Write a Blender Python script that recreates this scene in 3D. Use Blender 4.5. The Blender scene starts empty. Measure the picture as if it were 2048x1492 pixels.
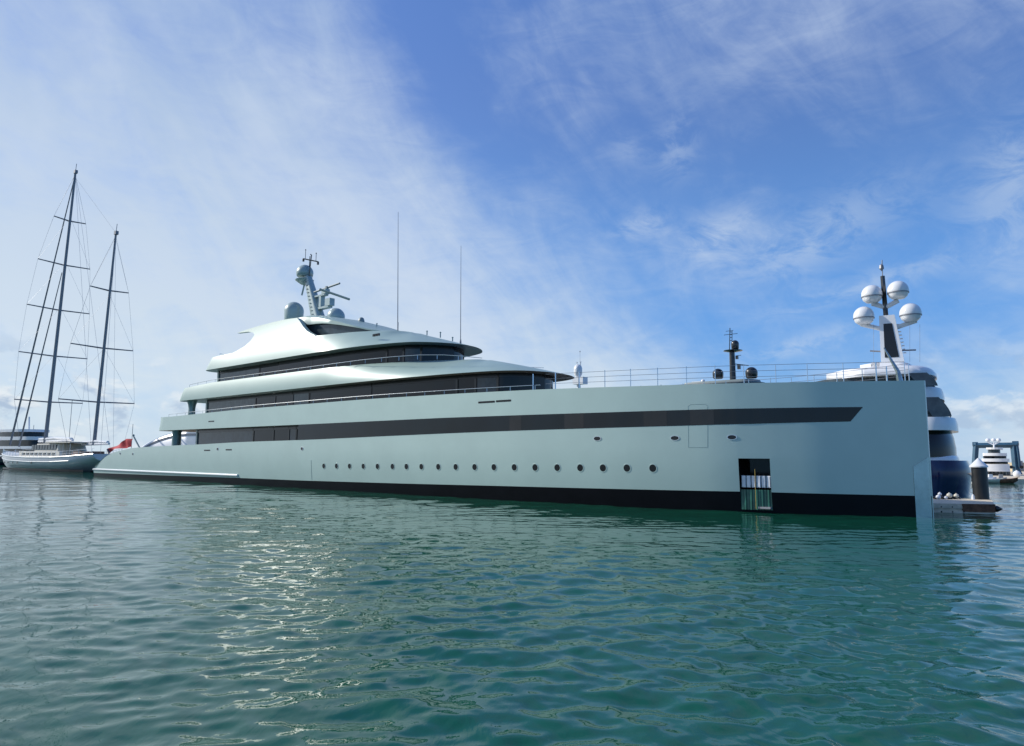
import bpy, math, random
from mathutils import Vector, Matrix
R = math.radians
random.seed(7)
SC = bpy.context.scene
COL = SC.collection

# ------------------------------------------------------------------ camera
FPX = 1420.0                      # focal length in pixels of the 2048 px wide photograph
EYE = 2.8
PITCH = math.atan(170.2 / FPX)
ROLL = R(0.40)
cf = Vector((0, math.cos(PITCH), math.sin(PITCH)))
cr0 = Vector((1, 0, 0)); cu0 = cr0.cross(cf)
cr = cr0 * math.cos(ROLL) + cu0 * math.sin(ROLL)
cu = -cr0 * math.sin(ROLL) + cu0 * math.cos(ROLL)
cd = bpy.data.cameras.new('camera'); cam = bpy.data.objects.new('camera', cd); COL.objects.link(cam)
cam.matrix_world = Matrix(((cr.x, cu.x, -cf.x, 0), (cr.y, cu.y, -cf.y, 0), (cr.z, cu.z, -cf.z, EYE), (0, 0, 0, 1)))
cd.sensor_width = 36.0; cd.lens = FPX / 2048 * 36.0
cd.clip_start = 0.1; cd.clip_end = 20000
SC.camera = cam

# ------------------------------------------------------------------ sun and sky
SUN_AZ = R(-74)                   # measured from +Y towards +X: the sun stands far to the left
SUN_EL = R(31)
sv = Vector((math.sin(SUN_AZ) * math.cos(SUN_EL), math.cos(SUN_AZ) * math.cos(SUN_EL), math.sin(SUN_EL)))
sd = bpy.data.lights.new('sun', 'SUN'); sd.energy = 4.3; sd.angle = R(0.53); sd.color = (1.0, 0.95, 0.87)
so = bpy.data.objects.new('sun', sd); COL.objects.link(so)
so.rotation_euler = (-sv).to_track_quat('-Z', 'Y').to_euler()

W = bpy.data.worlds.new('World'); SC.world = W; W.use_nodes = True
class NT:
    """small helper for building node graphs"""
    def __init__(s, tree): s.t = tree; s.N = tree.nodes; s.L = tree.links
    def n(s, typ, **kw):
        nd = s.N.new(typ)
        for k, v in kw.items(): setattr(nd, k, v)
        return nd
    def put(s, sock, v):
        if hasattr(v, 'is_output') or hasattr(v, 'links'): s.L.new(v, sock)
        else: sock.default_value = v
    def m(s, op, a, b=None, c=None, clamp=False):
        nd = s.n('ShaderNodeMath', operation=op); nd.use_clamp = clamp
        s.put(nd.inputs[0], a)
        if b is not None: s.put(nd.inputs[1], b)
        if c is not None: s.put(nd.inputs[2], c)
        return nd.outputs[0]
    def mix(s, f, a, b, mode='MIX'):
        nd = s.n('ShaderNodeMix', data_type='RGBA', blend_type=mode)
        s.put(nd.inputs[0], f); s.put(nd.inputs[6], a); s.put(nd.inputs[7], b)
        return nd.outputs[2]
    def rng(s, v, a, b, c=0.0, d=1.0, smooth=True):
        nd = s.n('ShaderNodeMapRange'); nd.interpolation_type = 'SMOOTHSTEP' if smooth else 'LINEAR'
        s.put(nd.inputs[0], v)
        for i, q in zip((1, 2, 3, 4), (a, b, c, d)): nd.inputs[i].default_value = q
        return nd.outputs[0]
    def noise(s, vec, scale, detail=4, rough=.55, dist=0.0):
        nd = s.n('ShaderNodeTexNoise'); s.put(nd.inputs['Vector'], vec)
        nd.inputs['Scale'].default_value = scale; nd.inputs['Detail'].default_value = detail
        nd.inputs['Roughness'].default_value = rough; nd.inputs['Distortion'].default_value = dist
        return nd.outputs[0]
    def comb(s, x, y, z=0.0):
        nd = s.n('ShaderNodeCombineXYZ')
        for i, q in enumerate((x, y, z)): s.put(nd.inputs[i], q)
        return nd.outputs[0]
def srgb(r, g, b):
    f = lambda c: c / 12.92 if c <= .04045 else ((c + .055) / 1.055) ** 2.4
    return (f(r / 255), f(g / 255), f(b / 255), 1)

t = NT(W.node_tree); W.node_tree.nodes.clear()
SKY_STRENGTH = 0.12
sky = t.n('ShaderNodeTexSky', sky_type='NISHITA'); sky.sun_disc = False
sky.sun_elevation = SUN_EL; sky.sun_rotation = SUN_AZ
sky.altitude = 0; sky.air_density = 1.0; sky.dust_density = 0.6; sky.ozone_density = 4.0
tc = t.n('ShaderNodeTexCoord'); sx = t.n('ShaderNodeSeparateXYZ'); t.L.new(tc.outputs['Generated'], sx.inputs[0])
dx, dy, dz = sx.outputs
az = t.m('ARCTAN2', dx, dy)                        # 0 ahead, + to the right
el = t.m('ARCSINE', dz)
def blob(a0, e0, ra, re, rot=0.0):
    """soft elliptical patch of sky centred on azimuth a0, elevation e0 (degrees)"""
    a = t.m('SUBTRACT', az, R(a0)); e = t.m('SUBTRACT', el, R(e0))
    c, s_ = math.cos(R(rot)), math.sin(R(rot))
    p = t.m('ADD', t.m('MULTIPLY', a, c / R(ra)), t.m('MULTIPLY', e, s_ / R(ra)))
    q = t.m('ADD', t.m('MULTIPLY', a, -s_ / R(re)), t.m('MULTIPLY', e, c / R(re)))
    return t.m('EXPONENT', t.m('MULTIPLY', t.m('ADD', t.m('MULTIPLY', p, p), t.m('MULTIPLY', q, q)), -1.0))
def add(*a):
    r = a[0]
    for q in a[1:]: r = t.m('ADD', r, q)
    return r
def mul(a, b): return t.m('MULTIPLY', a, b)
# cloud-layer plane coordinates (a flat layer overhead, so clouds shrink towards the horizon)
den = t.m('ADD', t.m('MAXIMUM', dz, 0.0), 0.16)
px_, py_ = t.m('DIVIDE', dx, den), t.m('DIVIDE', dy, den)
plane = t.comb(px_, py_)
def rotv(vec, ang, sc):
    nd = t.n('ShaderNodeMapping'); t.L.new(vec, nd.inputs['Vector'])
    nd.inputs['Rotation'].default_value = (0, 0, R(ang)); nd.inputs['Scale'].default_value = sc
    return nd.outputs[0]
ua = t.m('ADD', az, mul(el, 0.84))                   # across the slanting edge of the cloud sheet
va = t.m('SUBTRACT', mul(az, 0.84), el)              # along it
n_soft = t.noise(t.comb(mul(ua, 3.2), mul(va, 1.6)), 1.0, 5, .55, .6)
n_str = t.noise(t.comb(mul(ua, 9.0), mul(va, 3.2)), 1.0, 7, .60, 1.0)
n_fine = t.noise(t.comb(mul(az, 9.0), mul(el, 24.0)), 1.0, 8, .64, 1.6)
n_puff = t.noise(t.comb(mul(az, 5.0), mul(el, 8.5), 3.0), 1.0, 7, .58, .6)
tex = t.m("SUBTRACT", add(mul(n_soft, .28), mul(n_str, .27), mul(n_fine, .17), mul(n_puff, .28)), 0.5)
# where the high cloud lies: thick over the left, its edge running down to the right, a thin veil upper right, clear lower right
sheet = t.rng(ua, R(30), R(0))
sheet = mul(sheet, t.rng(az, R(-170), R(-110)))
cover = add(mul(sheet, 0.70), mul(blob(-34, 9, 24, 9), .16), mul(blob(-22, 22, 12, 6, -20), .12), mul(blob(-36, 40, 22, 7, 0), -.22),
            mul(blob(10, 6, 7, 5, -20), .30), mul(blob(26, 35, 26, 9, 4), 0.30), mul(blob(40, 6, 10, 8), .42), mul(blob(34, 0, 12, 4), .42), mul(blob(-7, 31, 3.6, 9, 35), -.42), mul(blob(-12, 40, 10, 5), .06))
dens = t.m('ADD', cover, mul(tex, 2.2))
mask = t.rng(dens, -0.06, 1.0)
wisp = add(mul(blob(10.5, 18.3, 2.4, 1.2, 10), .5), mul(blob(16.5, 17.2, 2.6, 1.6, 25), .7), mul(blob(24, 16.5, 6.5, 2.2, 22), .5), mul(blob(27, 12.5, 7, .9, 14), .45), mul(blob(22, 8.5, 6, 0.8, 12), .5),
           mul(blob(36, 18, 2.5, 5.0, -25), .5), mul(blob(13.5, 24, 1.8, 2.4, -20), .45), mul(blob(9.5, 24, 1.6, 1.0, 0), .35))
wisp = mul(wisp, t.rng(t.noise(t.comb(mul(az, 7.0), mul(el, 13.0)), 1.7, 7, .66, .9), .36, .62))
mask = t.m('MINIMUM', t.m('ADD', mul(mask, 0.95), mul(wisp, .75)), 0.92)
# low cumulus near the horizon, with shaded bases
cn = t.noise(t.comb(mul(az, 15.0), mul(el, 24.0)), 1.1, 6, .55, .2)
lowband = mul(t.rng(el, R(10), R(4)), t.rng(cn, .50, .60))
lowwhere = t.m('MINIMUM', add(blob(-36, 4, 12, 6), mul(blob(34, 4, 10, 6), .7), mul(blob(-18, 4, 9, 5), .6)), 1.0)
lowmask = mul(mul(lowband, lowwhere), .75)
K = 1.0 / SKY_STRENGTH
def kcol(c): return (c[0] * K, c[1] * K, c[2] * K, 1)
cloud_c = t.mix(t.rng(el, R(2), R(34)), kcol(srgb(210, 222, 230)), kcol(srgb(166, 188, 218)))
cloud_c = t.mix(mul(t.rng(n_soft, .35, .65), .55), cloud_c, kcol(srgb(200, 213, 232)))
hs = t.n('ShaderNodeHueSaturation'); hs.inputs['Saturation'].default_value = 1.1; hs.inputs['Value'].default_value = 1.2; hs.inputs['Hue'].default_value = .512
t.L.new(sky.outputs[0], hs.inputs['Color'])
vio = t.mix(mul(t.rng(el, R(16), R(34)), .40), hs.outputs[0], kcol(srgb(88, 132, 206)))
skyc0 = t.mix(mul(t.rng(el, R(30), R(8)), .6), vio, kcol(srgb(72, 148, 224)))
skyc = t.mix(mul(t.rng(el, R(9), R(0)), .6), skyc0, kcol(srgb(150, 190, 226)))
c1 = t.mix(mask, skyc, cloud_c)
c2 = t.mix(lowmask, c1, t.mix(t.rng(t.noise(t.comb(mul(az, 15.0), mul(t.m("ADD", el, 0.012), 24.0)), 1.1, 6, .55, .2), .48, .62), kcol(srgb(226, 232, 236)), kcol(srgb(158, 178, 204))))
bg = t.n('ShaderNodeBackground'); t.L.new(c2, bg.inputs[0]); bg.inputs[1].default_value = SKY_STRENGTH
wo = t.n('ShaderNodeOutputWorld'); t.L.new(bg.outputs[0], wo.inputs[0])

SC.render.engine = 'CYCLES'
SC.view_settings.view_transform = 'Standard'; SC.view_settings.look = 'None'
SC.view_settings.exposure = 0.12; SC.view_settings.gamma = 1.0; SC.view_settings.use_curve_mapping = False
SC.cycles.caustics_reflective = True; SC.cycles.blur_glossy = 0.3; SC.cycles.sample_clamp_indirect = 6

# ------------------------------------------------------------------ helpers
def pix(px, py, Y):
    """world point at depth Y seen at photograph pixel px, py"""
    d = cf + cr * ((px - 1024) / FPX) - cu * ((py - 746) / FPX)
    k = Y / d.y
    return Vector((0, 0, EYE)) + d * k
def on_plane(P0, ux, px, py, y=0.0):
    """(s, z) on the vertical plane through P0 along unit vector ux, shifted y along its left normal"""
    n = Vector((-ux.y, ux.x, 0)); o = Vector((0, 0, EYE))
    d = cf + cr * ((px - 1024) / FPX) - cu * ((py - 746) / FPX)
    k = ((P0 + n * y) - o).dot(n) / d.dot(n); p = o + d * k - P0
    return p.dot(ux), p.z

def mat(name, col, rough=.5, metal=0.0, coat=0.0, ior=1.5, var=0.0, vscale=3.0, bump=0.0, bscale=20.0, trans=0.0, coat_r=.05):
    m = bpy.data.materials.new(name); m.use_nodes = True
    q = NT(m.node_tree); b = m.node_tree.nodes['Principled BSDF']
    b.inputs['Roughness'].default_value = rough; b.inputs['Metallic'].default_value = metal
    b.inputs['Coat Weight'].default_value = coat; b.inputs['Coat Roughness'].default_value = coat_r
    b.inputs['IOR'].default_value = ior
    if trans: b.inputs['Transmission Weight'].default_value = trans
    c = (*col, 1)
    if var or bump:
        tc = q.n('ShaderNodeTexCoord')
        n = q.noise(tc.outputs['Object'], vscale, 5, .6)
        dark = tuple(x * (1 - var) for x in col) + (1,); lite = tuple(min(1, x * (1 + var * .6)) for x in col) + (1,)
        q.L.new(q.mix(q.rng(n, .3, .7), dark, lite), b.inputs['Base Color'])
        q.L.new(q.m('ADD', q.m('MULTIPLY', n, var * .4), rough - var * .2), b.inputs['Roughness'])
        if bump:
            bn = q.n('ShaderNodeBump'); bn.inputs['Strength'].default_value = bump; bn.inputs['Distance'].default_value = .02
            q.L.new(q.noise(tc.outputs['Object'], bscale, 4, .6), bn.inputs['Height']); q.L.new(bn.outputs[0], b.inputs['Normal'])
    else: b.inputs['Base Color'].default_value = c
    return m
M = {}
M['mint'] = mat('mint_paint', (.385, .505, .47), .42, .15, .6, var=.04, vscale=.35, bump=.22, bscale=.8, coat_r=.09)
M['mint2'] = mat('mint_paint_upper', (.29, .40, .37), .5, .05, .2, var=.03, vscale=.4, coat_r=.25)
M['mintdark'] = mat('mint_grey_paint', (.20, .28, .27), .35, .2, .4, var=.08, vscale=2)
M['dome'] = mat('pale_mint_grey', (.34, .42, .41), .35, .1, .4, var=.05)
M['boot'] = mat('black_boot_paint', (.003, .0035, .006), .35, 0, 0, ior=1.22, var=.2, vscale=.8)
M['glass'] = mat('tinted_glass', (.006, .010, .014), .04, 0, 0, ior=1.42, var=.25, vscale=.5)
M['glass_warm'] = mat('tinted_glass_curtain', (.014, .013, .014), .07, 0, 0, ior=1.5, var=.5, vscale=.35)
M['glass_grey'] = mat('grey_glass', (.05, .07, .082), .06, 0, 0, ior=1.5, var=.3, vscale=1.2)
M['black'] = mat('black_trim', (.006, .006, .007), .18, var=.1)
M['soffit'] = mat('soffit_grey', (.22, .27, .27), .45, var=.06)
M['steel'] = mat('polished_steel', (.62, .64, .66), .14, 1.0, var=.05, vscale=4)
M['steel_dull'] = mat('brushed_steel', (.33, .43, .44), .2, .85, var=.12, vscale=1.5, bump=.25, bscale=1.2)
M['white'] = mat('white_gelcoat', (.74, .75, .76), .28, 0, .4, var=.03, vscale=1)
M['cream'] = mat('cream_paint', (.58, .55, .46), .4, 0, .2, var=.06, vscale=1.5)
M['grey'] = mat('grey_paint', (.24, .25, .27), .5, var=.1)
M['navy'] = mat('navy_hull_paint', (.003, .008, .05), .10, 0, .1, var=.1, vscale=.5)
M['teak'] = mat('teak_deck', (.30, .20, .12), .6, var=.25, vscale=3)
M['darkteak'] = mat('varnished_wood', (.13, .055, .022), .35, 0, .4, var=.35, vscale=5)
M['mast'] = mat('mast_paint', (.21, .215, .235), .4, .2, var=.1)
M['wire'] = mat('rigging_wire', (.26, .28, .31), .35, .7, var=.1)
M['red'] = mat('red_cloth', (.42, .012, .03), .8, var=.2, vscale=5)
M['flagblue'] = mat('blue_cloth', (.012, .015, .10), .8, var=.2, vscale=5)
M['flagyellow'] = mat('yellow_braid', (.6, .42, .10), .8, var=.2, vscale=5)
M['blackpaint'] = mat('black_mast_paint', (.010, .012, .014), .3, 0, .5, var=.2)
M['green'] = mat('green_ribbed_panel', (.02, .12, .09), .35, var=.25, vscale=2)
M['fender'] = mat('white_fender', (.68, .70, .74), .45, var=.08, vscale=3)
M['concrete'] = mat('dock_concrete', (.66, .57, .43), .8, var=.2, vscale=2, bump=.4, bscale=9)
M['rust'] = mat('weathered_timber', (.16, .075, .04), .8, var=.5, vscale=3, bump=.6)
M['pile'] = mat('black_pile_sleeve', (.012, .014, .016), .4, var=.3, vscale=2, bump=.3)
M['blue'] = mat('blue_steel_paint', (.03, .09, .15), .5, var=.2, vscale=.6)
M['tan'] = mat('tan_wall', (.50, .42, .28), .8, var=.12, vscale=.5)
M['foliage'] = mat('tree_foliage', (.035, .06, .03), .9, var=.5, vscale=.3)
M['silver'] = mat('silver_hull_paint', (.58, .59, .62), .3, .05, .4, var=.06, vscale=.5)

def link(o, parent=None):
    COL.objects.link(o)
    if parent is not None: o.parent = parent
    return o
def tag(o, label=None, cat=None, group=None, kind=None):
    for k, v in (('label', label), ('category', cat), ('group', group), ('kind', kind)):
        if v: o[k] = v
    return o
def empty(name, loc, rz=0.0):
    o = bpy.data.objects.new(name, None); o.empty_display_size = .5; o.location = loc; o.rotation_euler = (0, 0, rz)
    return link(o)
class MB:
    def __init__(s): s.v = []; s.f = []
    def quadstrip(s, A, B, close=False):
        n = len(A); a = len(s.v); s.v += list(A) + list(B)
        for i in range(n if close else n - 1):
            j = (i + 1) % n; s.f.append((a + i, a + j, a + n + j, a + n + i))
        return s
    def grid(s, rows, close=False):
        a = len(s.v); n = len(rows[0])
        for r in rows: s.v += list(r)
        for k in range(len(rows) - 1):
            for i in range(n if close else n - 1):
                j = (i + 1) % n
                s.f.append((a + k * n + i, a + k * n + j, a + (k + 1) * n + j, a + (k + 1) * n + i))
        return s
    def poly(s, P):
        a = len(s.v); s.v += list(P); s.f.append(tuple(range(a, a + len(P)))); return s
    def box(s, c, d, rz=0.0, taper=1.0):
        """box centred at c with sizes d"""
        a = len(s.v); x, y, z = d[0] / 2, d[1] / 2, d[2] / 2; ca, sa = math.cos(rz), math.sin(rz)
        for k, q in ((-1, 1.0), (1, taper)):
            for i, j in ((-1, -1), (1, -1), (1, 1), (-1, 1)):
                X, Y = i * x * q, j * y * q
                s.v.append((c[0] + X * ca - Y * sa, c[1] + X * sa + Y * ca, c[2] + k * z))
        for f in ((3, 2, 1, 0), (4, 5, 6, 7), (0, 1, 5, 4), (1, 2, 6, 5), (2, 3, 7, 6), (3, 0, 4, 7)):
            s.f.append(tuple(a + i for i in f))
        return s
    def tube(s, P, r, n=8, r2=None, cap=True):
        P = [Vector(p) for p in P]; rows = []
        for i, p in enumerate(P):
            d = (P[min(i + 1, len(P) - 1)] - P[max(i - 1, 0)]).normalized()
            u = d.cross(Vector((0, 0, 1)))
            if u.length < 1e-3: u = d.cross(Vector((1, 0, 0)))
            u.normalize(); w = d.cross(u)
            rr = r if r2 is None else r + (r2 - r) * i / (len(P) - 1)
            rows.append([tuple(p + (u * math.cos(2 * math.pi * k / n) + w * math.sin(2 * math.pi * k / n)) * rr) for k in range(n)])
        s.grid(rows, True)
        if cap: s.poly(rows[0][::-1]); s.poly(rows[-1])
        return s
    def lathe(s, c, prof, n=24, axis=(0, 0, 1)):
        """revolve prof [(r, h)] about axis through c"""
        ax = Vector(axis).normalized(); u = ax.cross(Vector((0, 1, 0)))
        if u.length < 1e-3: u = ax.cross(Vector((1, 0, 0)))
        u.normalize(); w = ax.cross(u); c = Vector(c)
        s.grid([[tuple(c + ax * h + (u * math.cos(2 * math.pi * k / n) + w * math.sin(2 * math.pi * k / n)) * max(r, 1e-4)) for k in range(n)] for r, h in prof], True)
        return s
    def prism(s, P, off):
        """polygon P (3-D points) extruded by vector off"""
        Q = [tuple(Vector(p) + Vector(off)) for p in P]
        s.poly(P); s.poly(Q[::-1]); s.quadstrip(P, Q, True); return s
    def build(s, name, m, parent=None, smooth=None):
        me = bpy.data.meshes.new(name); me.from_pydata([tuple(p) for p in s.v], [], s.f)
        import bmesh
        bm = bmesh.new(); bm.from_mesh(me); bmesh.ops.remove_doubles(bm, verts=bm.verts, dist=1e-5)
        bmesh.ops.recalc_face_normals(bm, faces=bm.faces); bm.to_mesh(me); bm.free()
        me.materials.append(m)
        if smooth is not None:
            for p in me.polygons: p.use_smooth = True
            if smooth > 0: me.set_sharp_from_angle(angle=R(smooth))
        o = bpy.data.objects.new(name, me); link(o, parent); return o
def interp(x, T):
    if x <= T[0][0]: return T[0][1]
    for (a, p), (b, q) in zip(T, T[1:]):
        if x <= b: return p + (q - p) * (x - a) / (b - a)
    return T[-1][1]
def sinterp(x, T):
    """monotone cubic through table T"""
    n = len(T)
    if x <= T[0][0]: return T[0][1]
    if x >= T[-1][0]: return T[-1][1]
    d = [(T[i + 1][1] - T[i][1]) / (T[i + 1][0] - T[i][0]) for i in range(n - 1)]
    def mm(i):
        if i == 0: return d[0]
        if i == n - 1: return d[-1]
        return 0 if d[i - 1] * d[i] <= 0 else 2 * d[i - 1] * d[i] / (d[i - 1] + d[i])
    for i in range(n - 1):
        if x <= T[i + 1][0]:
            h = T[i + 1][0] - T[i][0]; u = (x - T[i][0]) / h
            return ((2 * u**3 - 3 * u**2 + 1) * T[i][1] + (u**3 - 2 * u**2 + u) * h * mm(i) + (-2 * u**3 + 3 * u**2) * T[i + 1][1] + (u**3 - u**2) * h * mm(i + 1))
def frange(a, b, n): return [a + (b - a) * i / n for i in range(n + 1)]
def dome_prof(r, h0, n=10, waist=.93):
    """radome: short cylinder on a base with a hemispherical cap"""
    return [(0, -h0), (r * waist * .8, -h0), (r * waist, -h0 * .8), (r, 0)] + [(r * math.cos(a), r * math.sin(a)) for a in frange(0, math.pi / 2, n)[1:]]

# ------------------------------------------------------------------ water
def build_water():
    import numpy as np
    rng = np.random.default_rng(3)
    rs = [0.6]
    while rs[-1] < 9000:
        r = rs[-1]; rs.append(r * (1.0048 if r < 90 else 1.035) + .01)
    rs = np.array(rs)
    fine = np.radians(np.arange(-46, 46.01, 0.13)); coarse = np.radians(np.arange(49, 312, 4.0))
    azs = np.concatenate([fine, coarse]); na, nr = len(azs), len(rs)
    A, RR = np.meshgrid(azs, rs); X = RR * np.sin(A); Y = RR * np.cos(A); Z = np.zeros_like(X)
    # two wave trains crossing, short chop damped with distance where the mesh can no longer carry it
    for k in range(150):
        lam = 0.30 * (8.0 / 0.30) ** rng.random()
        d = math.radians(-72 + rng.normal(0, 19)) if k % 3 else math.radians(-125 + rng.normal(0, 22))
        amp = 0.0021 * lam ** 0.85 * (1.35 if lam < 1.3 else .42)
        kx, ky = 2 * math.pi / lam * math.cos(d), 2 * math.pi / lam * math.sin(d)
        fade = np.clip((lam * 60 - RR) / (lam * 30), 0, 1)
        ph = kx * X + ky * Y + rng.random() * 6.28
        sn = np.sin(ph + .35 * np.sin(X * .9 / lam ** .5 + k))
        Z += amp * fade * (np.exp(1.1 * sn) * .75 - .95)
    env = 0.75 + 0.5 * np.sin(X * .11 + 1.3 * np.sin(Y * .07)) * np.sin(Y * .13 + X * .05)
    Z *= env
    V = np.stack([X, Y, Z], -1).reshape(-1, 3)
    idx = np.arange(nr * na).reshape(nr, na); nx = np.roll(idx, -1, axis=1)
    F = np.stack([idx[:-1], nx[:-1], nx[1:], idx[1:]], -1).reshape(-1, 4)[:, ::-1]
    me = bpy.data.meshes.new('water')
    me.vertices.add(len(V) + 1); vv = np.concatenate([V, [[0, 0, 0]]]); me.vertices.foreach_set('co', vv.astype('f4').ravel())
    tri = np.stack([idx[0], nx[0], np.full(na, len(V))], -1)
    nl = F.size + tri.size
    me.loops.add(nl); me.loops.foreach_set('vertex_index', np.concatenate([F.ravel(), tri.ravel()]).astype('i4'))
    me.polygons.add(len(F) + len(tri))
    me.polygons.foreach_set('loop_start', np.concatenate([np.arange(len(F)) * 4, F.size + np.arange(len(tri)) * 3]).astype('i4'))
    me.update(calc_edges=True); me.validate()
    me.polygons.foreach_set('use_smooth', np.ones(len(me.polygons), dtype=bool))
    m = bpy.data.materials.new('harbour_water'); m.use_nodes = True
    q = NT(m.node_tree); b = m.node_tree.nodes['Principled BSDF']
    b.inputs['IOR'].default_value = 1.333; b.inputs['Roughness'].default_value = .02
    g = q.n('ShaderNodeTexCoord').outputs['Object']
    def mp(ang, sc):
        nd = q.n('ShaderNodeMapping'); q.L.new(g, nd.inputs['Vector']); nd.inputs['Rotation'].default_value = (0, 0, R(ang)); nd.inputs['Scale'].default_value = sc
        return nd.outputs[0]
    big = q.noise(mp(0, (1, 1, 1)), .05, 3, .5)
    q.L.new(q.mix(q.rng(big, .35, .7), (.005, .072, .043, 1), (.009, .090, .058, 1)), b.inputs['Base Color'])
    h1 = q.noise(mp(28, (1, .36, 1)), 3.4, 4, .55, .6)
    h2 = q.noise(mp(-38, (1, .5, 1)), 0.75, 3, .5, .3)
    h3 = q.noise(mp(15, (1, .6, 1)), 9.0, 3, .6, .4)
    patch = q.rng(q.noise(mp(0, (1, 1, 1)), .12, 3, .5), .38, .62, .35, 1.0)
    hh = q.m('ADD', q.m('MULTIPLY', h1, .012), q.m('ADD', q.m('MULTIPLY', h2, .045), q.m('MULTIPLY', q.m('MULTIPLY', h3, patch), .003)))
    bn = q.n('ShaderNodeBump'); bn.inputs['Strength'].default_value = .75; bn.inputs['Distance'].default_value = 1.0
    q.L.new(hh, bn.inputs['Height']); q.L.new(bn.outputs[0], b.inputs['Normal'])
    me.materials.append(m)
    o = bpy.data.objects.new('water', me); link(o); tag(o, kind='structure')
build_water()

# ------------------------------------------------------------------ the mint superyacht
# ship frame: s aft from the stem, y to starboard (towards the camera), z up
AXA = R(41.35)
fwd = Vector((math.cos(AXA), -math.sin(AXA), 0)); stb = Vector((-math.sin(AXA), -math.cos(AXA), 0))
SHIP0 = fwd * -7.96 + stb * -40.9
SHIP_RZ = math.atan2(-fwd.y, -fwd.x)
BT = [(-.2, .02), (0, .10), (.6, .42), (2.8, 1.5), (5.5, 2.75), (10.3, 4.25), (17, 5.1), (24, 5.48), (32, 5.6), (80, 5.6), (94, 5.5), (100, 5.35)]
def hb(s, z=3.0):
    b = sinterp(s, BT)
    k = max(0.0, 3.6 - z)
    return b * (1 - .0042 * k * k * (1.0 if s > 6 else max(.25, s / 6)))
YACHT = empty('superyacht', SHIP0, SHIP_RZ)
tag(YACHT, 'long pale mint superyacht with plumb bow and black window bands, filling the middle', 'superyacht')
ZLOW = [(0, 4.85), (3.1, 4.80), (10.3, 4.69), (24, 4.59), (34.5, 4.46), (48.3, 4.27), (57.8, 4.2), (68, 4.02), (75.8, 3.92), (85.3, 3.72), (88, 3.52), (91.3, 3.2), (94.2, 2.7), (96, 2.15), (97.9, 1.45), (99.3, .95)]
ZBAND = [(0, 5.55), (16, 5.58), (30, 5.66), (50, 5.65), (80, 5.7)]
ZTOP = [(0, 6.87), (5, 6.91), (12, 7.02), (21.8, 7.24), (30, 7.36), (41, 7.46), (57, 7.45), (66, 7.36), (76, 7.25), (80, 7.25)]
ZBOOT = [(0, 1.06), (8, 1.10), (24, .95), (34, .83), (48, .70), (60, .66), (99, .42)]
zl = lambda s: sinterp(s, ZLOW)
zb_ = lambda s: interp(s, ZBAND)
zt_ = lambda s: sinterp(s, ZTOP)
zo_ = lambda s: interp(s, ZBOOT)
SS = [0, .06, .15, .3, .5, .8, 1.1] + [1.5 + .5 * i for i in range(30)] + frange(17, 48.6, 40) + frange(49.4, 86, 40) + frange(86.8, 99.3, 24)
def side_rows(ss, f0, f1, n, sg, pw=1.0):
    rows = []
    for k in range(n + 1):
        r = []
        for s in ss:
            z = f0(s) + (f1(s) - f0(s)) * (k / n) ** pw
            r.append((s, sg * hb(s, z), z))
        rows.append(r)
    return rows
hull = MB()
DOOR = (6.86, 8.38, .15, 2.87)
def boot_top(s): return zo_(s)
fw = [s for s in SS if s <= 48.6]; aft = [s for s in SS if s >= 48.6]
# the starboard side is built around the boarding-door opening
def cut(ss, a, b): return sorted(set([s for s in ss if s < a - .05 or s > b + .05] + [a, b]))
sfw = cut(fw, DOOR[0], DOOR[1])
for sg in (1, -1):
    ss = sfw if sg == 1 else fw
    if sg == 1:
        f = [s for s in ss if s <= DOOR[0]]; g = [s for s in ss if s >= DOOR[1]]
        for part in (f, g): hull.grid(side_rows(part, zo_, lambda s: DOOR[3], 8, sg))
        hull.grid(side_rows(ss, lambda s: DOOR[3], zl, 8, sg))
    else: hull.grid(side_rows(ss, zo_, zl, 14, sg))
    hull.grid(side_rows(ss, zl, zb_, 3, sg))
    hull.grid(side_rows(ss, zb_, zt_, 6, sg))
    # bulwark cap and inner face
    top = [(s, sg * hb(s, 7), zt_(s)) for s in ss]; inn = [(s, sg * max(.02, hb(s, 7) - .16), zt_(s)) for s in ss]
    low = [(s, sg * max(.02, hb(s, 7) - .16), zt_(s) - 1.0) for s in ss]
    hull.grid([top, inn, low])
    # after body: side below the open main deck
    hull.grid(side_rows([48.6] + [s for s in aft if s > 48.6], zo_, zl, 14, sg))
    aa = [48.6] + [s for s in aft if s > 48.6]
    hull.grid([[(s, sg * hb(s, 4), zl(s)) for s in aa], [(s, sg * (hb(s, 4) - .18), zl(s)) for s in aa], [(s, sg * (hb(s, 4) - .18), max(.9, zl(s) - .9)) for s in aa]])
# stem bar and transom
hull.grid([[(0, y, z) for y in (-.10, 0, .10)] for z in (1.06, 3, 5, 6.87)])
hull.grid([[(99.3, y * hb(99.3, .9), z) for y in (-1, -.5, 0, .5, 1)] for z in (.42, .95)])
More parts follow.
